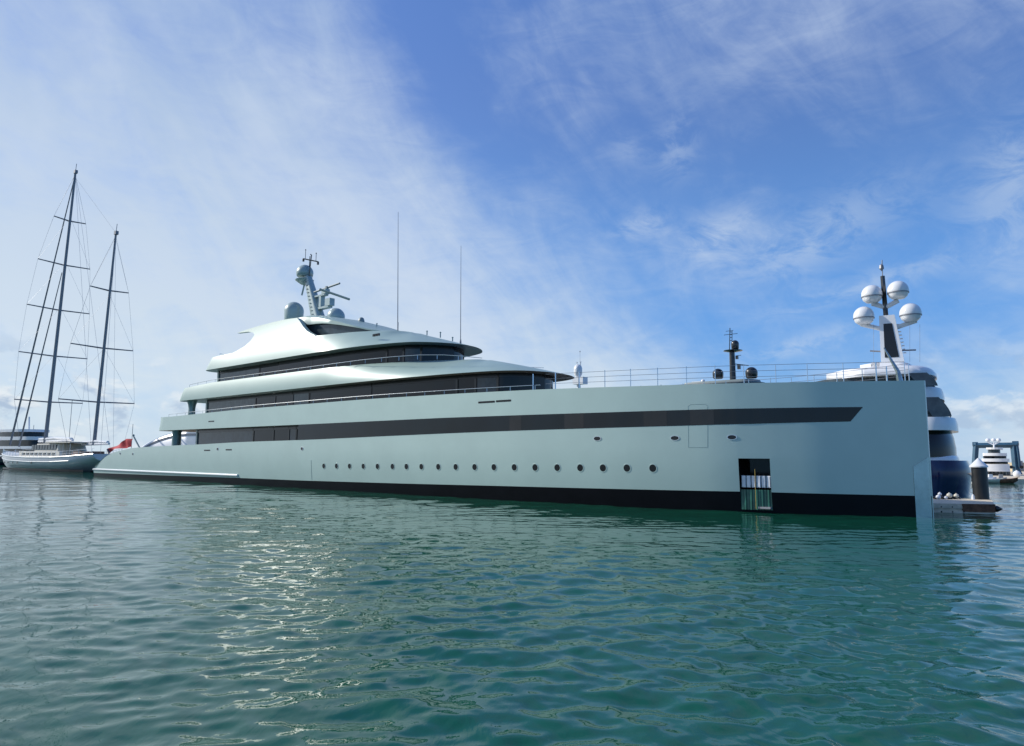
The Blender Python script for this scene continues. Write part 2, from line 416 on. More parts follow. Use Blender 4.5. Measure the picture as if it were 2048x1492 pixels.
# open stern stair sloping down between the quarters
st = [s for s in SS if s > 86]
hull.grid([[(s, y * (hb(s, 2) - .18), max(.93, zl(s) - .35 - .4 * (s < 95))) for y in (-1, -.5, 0, .5, 1)] for s in st])
hull.build('hull', M['mint'], YACHT, 35)
bt = MB()
for sg in (1, -1):
    if sg == 1:
        ss = sorted(set([s for s in SS if s < DOOR[0] - .05 or s > DOOR[1] + .05] + [DOOR[0], DOOR[1]]))
        f = [s for s in ss if s <= DOOR[0]]; g = [s for s in ss if s >= DOOR[1]]
        bt.grid(side_rows(f, lambda s: .15, zo_, 3, 1)); bt.grid(side_rows(g, lambda s: .15, zo_, 3, 1))
        bt.grid(side_rows(ss, lambda s: -1.2, lambda s: .15, 4, 1))
    else: bt.grid(side_rows(SS, lambda s: -1.2, zo_, 5, -1))
bt.grid([[(0, y, z) for y in (-.1, 0, .1)] for z in (-1.2, 1.06)])
bt.grid([[(99.3, y * hb(99.3, 0), z) for y in (-1, 0, 1)] for z in (-1.2, .42)])
bt.build('boot_stripe', M['boot'], YACHT, 40)
# flush dark window band in the forward hull
def tip_s(z): return 2.62 + (5.55 - z) * .72
def band(sg):
    m = MB(); rows = []
    base = [0] + [.03, .08, .15, .25, .4, .6, .8] + [1 + .8 * i for i in range(62)]
    for k in range(5):
        r = []
        for u in base:
            zc = 4.78 + (5.56 - 4.78) * k / 4
            s = min(48.6, tip_s(zc) + u)
            z0, z1 = zl(s) + .004, zb_(s) - .004
            z = z0 + (z1 - z0) * k / 4
            r.append((s, sg * (hb(s, z) + .012), z))
        rows.append(r)
    m.grid(rows)
    return m
for sg in (1, -1): band(sg).build('window_band', M['glass'], YACHT, 30)
# curtained panes along the band, as faint lighter blocks
for s0, s1 in ((9.55, 10.85), (12.2, 13.6), (17.6, 19.0), (22.4, 23.4)):
    m = MB(); ss = frange(s0, s1, 5)
    m.grid([[(s, hb(s, 5) + .016, zl(s) + .03 + (zb_(s) - zl(s) - .06) * k) for s in ss] for k in (0, 1)])
    m.build('curtained_window', M['glass_warm'], YACHT, 30)

def groove(pts, name, w=.018, m_='mintdark'):
    m = MB(); P = []
    for a, b in zip(pts, pts[1:]):
        for u in frange(0, 1, 6)[: None if b is pts[-1] else -1]:
            s = a[0] + (b[0] - a[0]) * u; z = a[1] + (b[1] - a[1]) * u
            P.append((s, hb(s, z) + .002, z))
    m.tube(P, w, 4); return m.build(name, M[m_], YACHT)
groove([(10.99, 3.46), (10.96, 5.75), (10.85, 5.86), (10.0, 5.86), (9.88, 5.75), (9.94, 3.46), (10.99, 3.46)], 'shell_door_seam', .007)
groove([(46.4, 2.5), (46.4, .8)], 'shell_door_seam', .015)

# portholes
PORT = [44.50, 42.66, 40.84, 39.00, 37.18, 35.34, 33.69, 32.00, 30.18, 28.40, 26.57, 24.79, 23.01, 21.30, 19.58, 17.89, 16.30, 14.72, 13.11]
def side_frame(s, z):
    e = .05; a = Vector((s - e, hb(s - e, z), z)); b = Vector((s + e, hb(s + e, z), z)); tx = (b - a).normalized()
    c = Vector((s, hb(s, z + e), z + e)) - Vector((s, hb(s, z - e), z - e)); tz = c.normalized()
    return Vector((s, hb(s, z), z)), tx, tz, tz.cross(tx).normalized() * -1
def oval(m, s, z, rx, rz, out, n=20, inner=0.0):
    p, tx, tz, nn = side_frame(s, z)
    if nn.y < 0: nn = -nn
    ring = [tuple(p + nn * out + tx * rx * math.cos(2 * math.pi * k / n) + tz * rz * math.sin(2 * math.pi * k / n)) for k in range(n)]
    if inner:
        r2 = [tuple(p + nn * out + tx * inner * rx * math.cos(2 * math.pi * k / n) + tz * inner * rz * math.sin(2 * math.pi * k / n)) for k in range(n)]
        r3 = [tuple(p + nn * .002 + tx * 1.04 * rx * math.cos(2 * math.pi * k / n) + tz * 1.04 * rz * math.sin(2 * math.pi * k / n)) for k in range(n)]
        m.quadstrip(ring, r2, True); m.quadstrip(r3, ring, True)
    else: m.poly(ring)
for i, s in enumerate(PORT):
    z = 2.02 + .26 * (44.5 - s) / 31.4
    g = MB(); oval(g, s, z, .215, .215, .010); po = g.build('porthole', M['black'], YACHT)
    g = MB(); oval(g, s, z, .255, .255, .018, inner=.84); g.build('porthole_rim', M['mint'], po, 30)
for s, z in ((16.65, 4.01), (11.76, 3.99), (8.66, 4.01)):
    g = MB(); oval(g, s, z, .24, .11, .012); po = g.build('fairlead', M['black'], YACHT)
    g = MB(); oval(g, s, z, .275, .14, .025, inner=.85); g.build('fairlead_rim', M['steel'], po, 30)
def slot(s0, s1, z, h, name='vent_slot', mm='black', out=.008):
    g = MB(); P = []; r = h / 2
    for k in range(9): a = math.pi / 2 + math.pi * k / 8; P.append((s0 + r + r * math.cos(a), z + r * math.sin(a)))
    for k in range(9): a = -math.pi / 2 + math.pi * k / 8; P.append((s1 - r + r * math.cos(a), z + r * math.sin(a)))
    g.poly([(s, hb(s, z) + out, q) for s, q in P]); return g.build(name, M[mm], YACHT)
slot(24.72, 26.28, 6.61, .14); slot(23.28, 24.64, 6.62, .14)
slot(64.6, 65.9, 6.42, .13); slot(65.1, 66.5, 3.39, .14); slot(60.5, 61.8, 3.44, .14)
for s, z in ((63.5, 3.52), (47.87, 3.50), (89.4, 3.04), (85.3, 2.98)):
    g = MB(); oval(g, s, z, .17, .12, .012); po = g.build('fairlead', M['black'], YACHT)
    g = MB(); oval(g, s, z, .21, .16, .025, inner=.8); g.build('fairlead_rim', M['steel'], po, 30)
# rubbing strake
m = MB(); m.tube([(s, hb(s, .9) + .02, .91) for s in frange(59.3, 99.3, 30)], .13, 10); m.build('rub_rail', M['white'], YACHT, 40)
m = MB(); m.tube([(s, -hb(s, .9) - .02, .91) for s in frange(59.3, 99.3, 30)], .13, 10); m.build('rub_rail', M['white'], YACHT, 40)
# steel stem plate
m = MB()
def spt(s, z, o): return (s, hb(s, z) + o, z)
rows = []
for zf in frange(0, 1, 8):
    r = []
    for s in (.66, .5, .35, .2, .1, .04):
        ztop = 2.52 + (.66 - s) * .75
        z = -.2 + (ztop + .2) * zf
        r.append(spt(s, z, .025))
    rows.append(r)
m.grid(rows)
rows2 = [[(p[0], -p[1], p[2]) for p in r] for r in rows]; m.grid(rows2)
m.grid([[rows[i][-1], (-.03, 0, rows[i][-1][2]), rows2[i][-1]] for i in range(len(rows))])
m.build('stem_plate', M['steel_dull'], YACHT, 40)

# boarding door recess with hanging fenders
s0, s1, z0, z1 = DOOR; dep = 1.5
pf = lambda s, z, d: (s, hb(s, z) - d, z)
m = MB()
m.grid([[pf(s0, z, 0), pf(s0, z, dep)] for z in frange(z0, z1, 6)])
m.grid([[pf(s1, z, 0), pf(s1, z, dep)] for z in frange(z0, z1, 6)])
m.grid([[pf(s, z1, 0), pf(s, z1, dep)] for s in (s0, s1)]); m.grid([[pf(s, z0, 0), pf(s, z0, dep)] for s in (s0, s1)])
m.grid([[pf(s, z, dep) for s in (s0, s1)] for z in (z0, z1)])
dr = m.build('boarding_door_recess', M['black'], YACHT)
m = MB()
for i in range(11):
    s = s0 + .06 + (s1 - s0 - .12) * i / 10
    m.box((s, hb(s, 1) - .12 + (.02 if i % 2 else 0), .68), ((s1 - s0 - .12) / 10.2, .08, 1.06))
m.build('ribbed_gate', M['green'], dr)
for i in range(6):
    s = s0 + .16 + (s1 - s0 - .32) * i / 5
    m = MB(); m.box((s, hb(s, 1.6) - .16, 1.64), (.21, .07, .62)); m.box((s, hb(s, 1.6) - .13, 1.64), (.15, .05, .54)); m.build('door_panel', M['fender'], dr)
m = MB(); sc = (s0 + s1) / 2; m.tube([(sc, hb(sc, 1) + .0, z) for z in frange(.2, 2.3, 10)], .012, 6); m.build('hanging_chain', M['flagyellow'], dr)
m = MB(); m.box((sc, hb(sc, .25) - .12, .27), (s1 - s0 - .04, .22, .1)); m.build('door_sill', M['grey'], dr)

# ---- decks: rounded slabs lofted from a plan outline towards the centreline
def ring_outline(nose, aft_pts):
    """full closed outline from aft centre, starboard side, nose, port side"""
    st = aft_pts + nose
    return st
def slab(name, half, zb, zt, sqf, sqa, rampf, mm, rows=8, parent=None, crown=0.0):
    """half: outline (s, y, ramp length, linearity) from aft centre along starboard to the bow centre"""
    m = MB(); full = half + [(s, -y, d, k) for s, y, d, k in half[-2:0:-1]]
    R_ = []
    for t_ in frange(0, 1, rows):
        r = []
        for s, y, D, k in full:
            qs = min(max(s, sqf), sqa); v = Vector((qs - s, -y)); L = v.length or 1e-6; v /= L
            w = min(D, L * .98) * ((1 - k) * t_ * t_ + k * t_)
            h = t_ ** (1 + .0 * k)
            r.append((s + v.x * w, y + v.y * w, zb(s) + (zt(s) - zb(s)) * h))
        R_.append(r)
    m.grid(R_, True)
    # roof, closing on the spine
    last = R_[-1]; mid = []; spine = []
    for (s, y, D, k), p in zip(full, last):
        qs = min(max(p[0], sqf), sqa)
        mid.append((p[0] * .5 + qs * .5, p[1] * .5, p[2] + crown * .75)); spine.append((qs, 0, p[2] + crown))
    m.grid([last, mid, spine], True)
    o = m.build(name, M[mm], YACHT if parent is None else parent, 50)
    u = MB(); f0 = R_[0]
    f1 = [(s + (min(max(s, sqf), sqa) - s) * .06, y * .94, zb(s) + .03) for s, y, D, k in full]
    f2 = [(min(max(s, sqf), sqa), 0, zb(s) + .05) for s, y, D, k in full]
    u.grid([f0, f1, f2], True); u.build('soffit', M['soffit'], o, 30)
    return o, R_
def outline(aft_s, nose, run, D_side, D_aft, D_nose, lin_side=0.0, corner=1.6, B=5.6, n=36):
    h = []
    # aft end with rounded corners
    for k in range(6): h.append((aft_s, (B - corner) * k / 6, D_aft, .55))
    for k in range(9):
        a = math.pi / 2 * k / 8; f = k / 8
        h.append((aft_s - corner + corner * math.cos(a), B - corner + corner * math.sin(a), D_aft + (D_side - D_aft) * f ** .6, .55 + (lin_side - .55) * f))
    s_run0 = aft_s - corner; s_run1 = nose[0][0]
    for s in frange(s_run0, s_run1, n)[1:-1]:
        h.append((s, hb(s, 8) if s < 90 else B, D_side, lin_side))
    N = len(nose)
    # densify the nose curve
    tbl = [(i, p) for i, p in enumerate(nose)]
    def spl(x, c): return sinterp(x, [(i, p[c]) for i, p in tbl])
    K = (N - 1) * 5
    for j in range(K + 1):
        x = j * (N - 1) / K; f = j / K; s = spl(x, 0)
        D = interp(s, D_nose) if isinstance(D_nose, list) else D_side
        h.append((s, spl(x, 1), D, lin_side + (1 - lin_side) * f))
    return h
# upper main-deck bulwark (continues the hull side aft)
hA = outline(79.4, [(50.5, 5.6), (49.5, 5.6), (48.6, 5.6)], 0, .05, 3.0, .05)
mA = MB()
full = hA + [(s, -y, d, k) for s, y, d, k in hA[:0:-1]]
rows = []
for t_ in frange(0, 1, 8):
    r = []
    for s, y, D, k in full:
        sgn = 1 if y >= 0 else -1
        v = Vector((min(s, 74) - s, -y)); L = v.length or 1; v /= L
        w = 0 if D < .06 else min(D, L * .9) * ((1 - k) * t_ * t_ + k * t_)
        r.append((s + v.x * w, y + v.y * w, zb_(s) + (zt_(s) - zb_(s)) * t_))
    rows.append(r)
mA.grid(rows, False)
last = rows[-1]; mA.grid([last, [(p[0], p[1] * .97, p[2] - .02) for p in last], [(p[0], 0, p[2] - .02) for p in last]])
oA = mA.build('upper_deck_slab', M['mint'], YACHT, 50)
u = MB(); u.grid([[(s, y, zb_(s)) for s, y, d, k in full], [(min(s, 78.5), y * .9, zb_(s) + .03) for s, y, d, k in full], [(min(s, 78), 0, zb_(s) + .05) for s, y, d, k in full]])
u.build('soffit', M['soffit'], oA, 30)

NB = [(45, 5.59), (40.5, 5.53), (36, 5.40), (32.9, 5.14), (30.3, 4.92), (28.1, 4.6), (26.5, 4.27), (25.3, 3.8), (24.35, 3.1), (23.75, 2.1), (23.4, 1.0), (23.3, 0)]
ZB_T = [(23, 10.5), (36, 10.5), (56, 10.58), (66, 10.62), (70, 10.5), (74.4, 10.3)]
hB = outline(74.3, NB, 0, .28, 3.0, [(23.3, 6.8), (25, 6.3), (27, 5.3), (30, 4.0), (33, 2.8), (36, 1.7), (40, .75), (45, .28)])
slab('bridge_deck_slab', hB, lambda s: 8.95, lambda s: interp(s, ZB_T), 30.6, 68, None, 'mint2')
NC = [(53, 5.6), (49, 5.59), (45, 5.55), (41.5, 5.4), (38.6, 4.98), (36.6, 4.55), (35.2, 4.0), (34.2, 3.1), (33.5, 2.1), (33.05, 1.0), (32.9, 0)]
ZC_T = [(32, 13.75), (41, 13.72), (47, 13.62), (60, 13.5), (65, 13.45), (68.5, 13.3)]
hC = outline(68.4, NC, 0, .42, 2.6, [(32.9, 6.6), (34, 6.0), (36, 5.0), (38, 3.9), (40, 2.9), (43, 1.5), (46.5, .5), (49, .42), (53, .42)], lin_side=.6)
slab('sun_deck_slab', hC, lambda s: 12.0, lambda s: interp(s, ZC_T), 40.0, 62, None, 'mint2', rows=10)

# ---- glazed walls of each deck, inset behind the side decks
def wall(path, z0, z1, cuts, name='window', frame='black'):
    """path: starboard plan path (s, y) aft to bow; cuts: list of s where the panes are split"""
    # resample by arclength in s order
    pts = [Vector(p) for p in path]
    cutset = sorted(cuts, reverse=True)
    segs = []; cur = [pts[0]]
    ci = [c for c in cutset if c < pts[0].x]
    for a, b in zip(pts, pts[1:]):
        while ci and b.x <= ci[0] < a.x and abs(b.x - a.x) > 1e-4:
            f = (ci[0] - a.x) / (b.x - a.x); p = a.lerp(b, f); cur.append(p); segs.append(cur); cur = [p]; ci.pop(0)
        cur.append(b)
    segs.append(cur)
    for sg in (1, -1):
        for i, g in enumerate(segs):
            if len(g) < 2: continue
            m = MB(); m.grid([[(p.x, sg * p.y, z) for p in g] for z in (z0 + .0, z1 - .24)])
            m.build(name, M['glass' if i % 3 else 'glass_grey'], YACHT, 30)
        for g in segs[:-1]:
            p = g[-1]; m = MB(); m.box((p.x, sg * (p.y + .0), (z0 + z1) / 2), (.22, .10, z1 - z0)); m.build('window_mullion', M['black'], YACHT)
        allp = [p for g in segs for p in g]
        m = MB(); m.grid([[(p.x, sg * (p.y + .05), z) for p in allp] for z in (z1 - .34, z1 + .04)]); m.build('window_top_band', M['black'], YACHT, 30)  # black band across the top of the glazing
        # aft end wall
        p = pts[0]
        m = MB(); m.grid([[(p.x, sg * y, z) for y in (0, p.y)] for z in (z0, z1)])
        m.build('end_wall', M['glass_grey'], YACHT)
        m = MB(); m.box((p.x, sg * p.y, (z0 + z1) / 2), (.30, .22, z1 - z0)); m.build('corner_post', M['mintdark'], YACHT)
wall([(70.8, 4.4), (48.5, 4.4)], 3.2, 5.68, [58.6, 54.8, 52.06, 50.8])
def shrink(nose, dy, ds): return [(s + ds * (1 - y / 5.6), y * (1 - dy / 5.6)) for s, y in nose]
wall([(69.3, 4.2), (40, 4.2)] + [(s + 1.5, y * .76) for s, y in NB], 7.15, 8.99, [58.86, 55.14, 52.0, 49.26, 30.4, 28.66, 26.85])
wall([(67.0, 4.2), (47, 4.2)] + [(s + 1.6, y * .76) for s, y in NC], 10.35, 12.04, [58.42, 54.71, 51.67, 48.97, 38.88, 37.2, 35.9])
# decks inside
def sheet(name, ss, f, z, mm='teak'):
    m = MB(); m.grid([[(s, -f(s), z(s)), (s, 0, z(s) + .03), (s, f(s), z(s))] for s in ss]); return m.build(name, M[mm], YACHT)
sheet('foredeck', [s for s in SS if .3 < s < 49], lambda s: hb(s, 6) - .17, lambda s: zt_(s) - .75)
sheet('main_deck', [s for s in SS if 48.6 < s < 88], lambda s: hb(s, 3) - .19, lambda s: 3.2)
# solid wall where the recess meets the closed forward house
m = MB(); m.box((48.55, 0, 4.6), (.2, 11.0, 2.1)); m.build('bulkhead', M['black'], YACHT)

# pillars under the overhangs
for sg in (1, -1):
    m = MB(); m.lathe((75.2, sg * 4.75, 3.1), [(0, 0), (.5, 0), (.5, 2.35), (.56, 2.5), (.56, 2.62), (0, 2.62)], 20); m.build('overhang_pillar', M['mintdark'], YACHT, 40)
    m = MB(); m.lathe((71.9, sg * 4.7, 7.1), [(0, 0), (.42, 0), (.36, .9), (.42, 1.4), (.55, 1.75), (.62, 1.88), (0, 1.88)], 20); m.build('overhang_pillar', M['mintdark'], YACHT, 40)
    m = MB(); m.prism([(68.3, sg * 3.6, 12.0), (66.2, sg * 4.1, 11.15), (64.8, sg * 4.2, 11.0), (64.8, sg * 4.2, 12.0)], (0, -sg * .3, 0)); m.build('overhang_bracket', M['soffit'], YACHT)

# sun-deck arch with aft spur, one each side
ARCH_AFT = [(13.2, 63.3), (13.38, 63.2), (13.6, 61.7), (14.0, 60.2), (14.5, 59.25), (15.05, 58.8), (15.35, 59.2), (15.58, 60.3), (15.70, 62.7), (15.78, 61.9), (15.88, 60.5), (15.98, 58.0), (16.03, 55.5)]
ARCH_FWD = [(13.2, 48.0), (13.42, 46.9), (13.74, 47.4), (13.98, 48.1), (14.35, 49.0), (14.9, 49.9), (15.5, 50.7), (15.9, 51.3), (16.0, 52.8), (16.03, 54.5)]
def arch_y(z): return 5.17 - .33 * (z - 13.5) + .03 * (z - 13.5) ** 2 if z > 13.5 else 5.17 - (13.5 - z) * .6
for sg in (1, -1):
    zs = sorted(set([z for z, _ in ARCH_AFT + ARCH_FWD] + frange(13.3, 15.9, 26)))
    def skin(th):
        return [[(interp(z, ARCH_FWD) + (interp(z, ARCH_AFT) - interp(z, ARCH_FWD)) * f, sg * (arch_y(z) - th), z) for f in frange(0, 1, 14)] for z in zs]
    A_, B_ = skin(0), skin(.4)
    m = MB(); m.grid(A_); m.grid(B_)
    m.quadstrip([r_[0] for r_ in A_], [r_[0] for r_ in B_]); m.quadstrip([r_[-1] for r_ in A_], [r_[-1] for r_ in B_]); m.quadstrip(A_[-1], B_[-1]); m.quadstrip(A_[0], B_[0])
    m.build('roof_arch', M['mint2'], YACHT, 40)
# hardtop between the arches, sloping down into the wheelhouse roof
RT = [(62.0, 15.78), (58, 15.99), (54, 16.04), (51, 15.98), (49, 15.72), (46.5, 15.16), (43.6, 14.36), (41.2, 13.80), (40.0, 13.66)]
RB = [(62.0, 15.66), (54, 15.62), (51.5, 15.30), (48.2, 15.08), (45.9, 14.72), (43.6, 14.24), (41.2, 13.70), (40.0, 13.60)]
def rw(s): return 4.12 if s > 50 else (3.95 if s > 47 else interp(s, [(40, 2.2), (41.5, 3.0), (43.6, 3.6), (47, 3.95)]))
m = MB(); rows = []
for s in frange(62, 40, 44):
    w = rw(s) if s < 57.5 else rw(s) - (s - 57.5) * .25
    zt2, zb2 = sinterp(s, sorted(RT)), sinterp(s, sorted(RB))
    rows.append([(s, y * w, zb2) for y in (-1, 0)] + [(s, w, zb2)] + [(s, w * math.cos(a * math.pi / 2) ** .5 if a < 1 else 0, zt2 + .42 * math.sin(a * math.pi / 2) ** 1.4 * min(1, (s - 40) / 8)) for a in (0.02, .15, .35, .6, 1)] +
                [(s, -w * math.cos(a * math.pi / 2) ** .5, zt2 + .42 * math.sin(a * math.pi / 2) ** 1.4 * min(1, (s - 40) / 8)) for a in (.6, .35, .15, .02)])
m.grid(rows, True); m.poly(rows[0]); m.build('hardtop', M['mint2'], YACHT, 50)
m = MB(); P = [(s, rw(s) - .35) for s in frange(51.0, 41.5, 16)]
m.grid([[(s, y, z) for s, y in P] + [(s, -y, z) for s, y in P[::-1]] for z in (13.3, 15.2)])
mm_ = MB()
mm_.grid([[(s, y, 13.3) for s, y in P], [(s, y, sinterp(s, sorted(RB)) + .02) for s, y in P]])
mm_.grid([[(s, -y, 13.3) for s, y in P], [(s, -y, sinterp(s, sorted(RB)) + .02) for s, y in P]])
mm_.grid([[(51.0, y, z) for y in (-3.6, 3.6)] for z in (13.3, 15.5)])
mm_.build('sun_deck_glazing', M['glass_grey'], YACHT, 30)
# ---- masthead: mast, radomes, radars
m = MB()
rows = []
for f in frange(0, 1, 8):
    cs, cz = 54.2 + (57.0 - 54.2) * f, 15.9 + (21.8 - 15.9) * f
    a, b_ = .85 - .45 * f, .62 - .28 * f
    rows.append([(cs + a * math.copysign(abs(math.cos(q)) ** .6, math.cos(q)), b_ * math.copysign(abs(math.sin(q)) ** .6, math.sin(q)), cz) for q in frange(0, 2 * math.pi, 16)[:-1]])
m.grid(rows, True); m.poly(rows[-1])
mast = m.build('radar_mast', M['dome'], YACHT, 40)
m = MB()
for i in range(13):
    f = .04 + i * .07; cs, cz = 54.2 + 2.8 * f, 15.9 + 5.9 * f
    m.box((cs + .1, .66 - .28 * f, cz), (.34, .05, .06))
m.build('ladder_rung', M['soffit'], mast)
def radome(name, s, y, z, r, mm, parent=YACHT, h0=.5, ring=True):
    m = MB(); m.lathe((s, y, z), dome_prof(r, h0 * r, 10), 28); o = m.build(name, M[mm], parent, 60)
    return o
radome('radome', 57.6, 0, 22.25, .90, 'dome')
m = MB(); m.lathe((57.6, 0, 21.45), [(0, -.5), (.35, -.45), (.95, -.05), (.98, .05), (.9, .12), (0, .14)], 24); m.tube([(57.6, 0, 21.0), (58.0, 0, 19.9)], .10, 6); m.build('radome_platform', M['dome'], mast, 40)
radome('radome', 58.4, 0.6, 18.1, 1.02, 'dome', h0=1.3)
m = MB(); m.lathe((58.4, .6, 16.2), [(0, 0), (.8, 0), (.7, 1.0), (0, 1.0)], 20); m.build('radome_pedestal', M['mintdark'], YACHT, 40)
radome('radome', 51.6, 0, 16.75, .88, 'dome', h0=.6)
m = MB(); m.lathe((47.4, 0, 15.2), [(0, 0), (.27, 0), (.31, .15), (.31, .62), (.24, .85), (.1, .95), (0, .97)], 18); m.build('satcom_dome', M['soffit'], YACHT, 60)
# open-array radars on brackets
m = MB(); m.box((54.5, 0, 19.3), (2.1, .5, .16)); m.box((53.6, 0, 19.62), (.7, .55, .5)); m.box((54.0, 0, 17.95), (2.6, .55, .2)); m.box((52.8, 0, 18.4), (.85, .6, .75)); m.box((54.2, 0, 18.6), (.35, .5, 1.4))
m.build('radar_bracket', M['dome'], mast)
m = MB(); m.box((53.4, 0, 20.0), (.28, .28, .3)); m.tube([(55.2, .3, 19.75), (51.6, -.3, 20.25)], .10, 6); m.build('radar_scanner', M['soffit'], mast)
m = MB(); m.tube([(53.4, .8, 19.7), (50.3, -.6, 18.45)], .13, 6); m.build('radar_scanner', M['mintdark'], mast)
m = MB()
m.tube([(56.6, .1, 21.7), (56.3, .1, 24.0)], .06, 6); m.tube([(57.0, -.1, 21.9), (56.9, -.1, 24.0)], .05, 6)
m.tube([(57.5, .3, 23.75), (55.6, -.3, 23.2)], .07, 6); m.tube([(57.3, .2, 23.7), (57.3, .2, 24.7)], .03, 5); m.tube([(55.9, -.2, 23.3), (55.9, -.2, 24.1)], .03, 5)
for p in ((57.3, .2, 24.7), (55.9, -.2, 24.15), (56.6, 0, 24.1)): m.lathe(p, [(0, -.08), (.08, 0), (0, .1)], 8)
for p in ((57.5, .3, 23.6), (55.65, -.3, 23.05)): m.box(p, (.16, .16, .3))
m.build('mast_top_antennas', M['blackpaint'], mast)
for s, z, h in ((61.2, 15.9, 1.0), (60.2, 16.0, .9), (61.9, 15.8, .6)):
    m = MB(); m.tube([(s - .5, 1.5, z), (s + .25, 1.5, z + h)], .13, 5, r2=.04); m.build('exhaust_pipe', M['mintdark'], YACHT)
# whip antennas
m = MB(); m.lathe((41.9, 0, 13.6), [(0, 0), (.12, 0), (.12, .5), (.05, .6), (.05, 1.4)], 8); m.tube([(41.9, 0, 13.8), (42.3, 0, 25.5)], .045, 6, r2=.018); m.build('whip_antenna', M['mast'], YACHT)
m = MB(); m.lathe((33.75, 0, 12.0), [(0, 0), (.09, 0), (.07, .4), (.04, .6)], 8); m.tube([(33.75, 0, 12.2), (33.88, 0, 20.6)], .035, 6, r2=.014); m.build('whip_antenna', M['mast'], YACHT)
for s, z, h in ((44.6, 14.9, .25), (37.6, 13.3, .35), (35.9, 12.9, .45), (34.4, 12.45, .3)):
    m = MB(); m.tube([(s, .3, z), (s, .3, z + h)], .05, 5); m.lathe((s, .3, z + h), [(0, -.06), (.1, 0), (0, .08)], 8); m.build('roof_navigation_light', M['mintdark'], YACHT)
for k in range(3): m = MB(); m.box((39.6 - k * .3, 4.42, 12.95), (.24, .14, .2)); m.build('roof_vent', M['black'], YACHT)

# ---- railings
def railing(name, P, h, r=.026, every=1.6, post=.018, mids=()):
    """P: list of 3-D base points"""
    m = MB(); P = [Vector(p) for p in P]; up = Vector((0, 0, h))
    m.tube([p + up for p in P], r, 6)
    for q in mids: m.tube([p + Vector((0, 0, h * q)) for p in P], .010, 4)
    o = m.build(name, M['steel'], YACHT, 40)
    d = 0; nxt = 0
    for a, b in zip(P, P[1:]):
        L = (b - a).length
        while nxt <= d + L:
            p = a.lerp(b, (nxt - d) / L); m = MB(); m.tube([p - Vector((0, 0, .03)), p + up], post, 5); m.build('rail_stanchion', M['steel'], o, 40); nxt += every
        d += L
    return o
for sg in (1, -1):
    railing('deck_rail', [(s, sg * (hb(s, 7) - .14), zt_(s)) for s in frange(76, 21, 50)], .30, every=2.1)
    railing('deck_rail', [(s, sg * (5.25), interp(s, ZB_T)) for s in frange(71.6, 40, 30)] + [(36.4, sg * 5.05, 10.47), (33.4, sg * 4.75, 10.38), (31.0, sg * 4.45, 10.2), (29.2, sg * 4.1, 9.98), (27.8, sg * 3.6, 9.78)], .30, every=2.0)
railing('aft_rail', [(66, 4.7, 13.45), (66.5, 3.8, 13.45), (66.5, -3.8, 13.45), (66, -4.7, 13.45)], .35)
ST = [21.53, 19.75, 17.98, 16.15, 14.44, 12.75, 11.05, 9.47, 8.0, 6.45, 4.98, 3.4, 2.0, .8]
for sg in (1, -1):
    for i, s in enumerate(ST):
        thick = s in (21.53, 19.75, 17.98, 2.0)
        m = MB(); m.tube([(s, sg * max(.05, hb(s, 7) - .08), zt_(s) - .05), (s, sg * max(.05, hb(s, 7) - .08), zt_(s) + (1.05 if i < 8 else .98))], .040 if thick else .022, 6)
        m.build('bow_rail_stanchion', M['steel'], YACHT, 40)
    m = MB()
    for q in (1.0, .68, .36): m.tube([(s, sg * max(.05, hb(s, 7) - .08), zt_(s) + q * .98) for s in frange(20.5, .8, 24)], .011, 4)
    m.build('bow_rail_wire', M['wire'], YACHT)
# ensign on a raked staff at the starboard quarter
m = MB(); m.tube([(84.8, 5.0, 3.7), (86.4, 5.2, 5.15)], .09, 8); m.lathe((86.5, 5.2, 5.25), [(0, -.1), (.16, 0), (.1, .16), (0, .2)], 10)
staff = m.build('flagstaff', M['mintdark'], YACHT, 40)
def flag_pt(u, v):
    s = 86.3 + 8.6 * u; top = 4.85 - 1.55 * u + .35 * math.sin(u * 3.1); wdt = .95 * (1 - .35 * u)
    return (s, 5.3 + .22 * math.sin(9 * u + 2.2 * v) + .12 * math.sin(17 * u - v), top - wdt * v + .12 * math.sin(7 * u + 3 * v))
m = MB(); m.grid([[flag_pt(u, v) for u in frange(0, .82, 22)] for v in frange(0, 1, 8)]); fl = m.build('ensign', M['red'], YACHT, 60)
m = MB(); m.grid([[flag_pt(u, v) for u in frange(.82, .95, 6)] for v in frange(0.0, 1.0, 5)]); m.build('ensign_canton', M['flagblue'], fl, 60)
m = MB(); m.grid([[flag_pt(u, v) for u in frange(.93, 1.0, 3)] for v in frange(0.3, .7, 3)]); m.build('ensign_braid', M['flagyellow'], fl, 60)

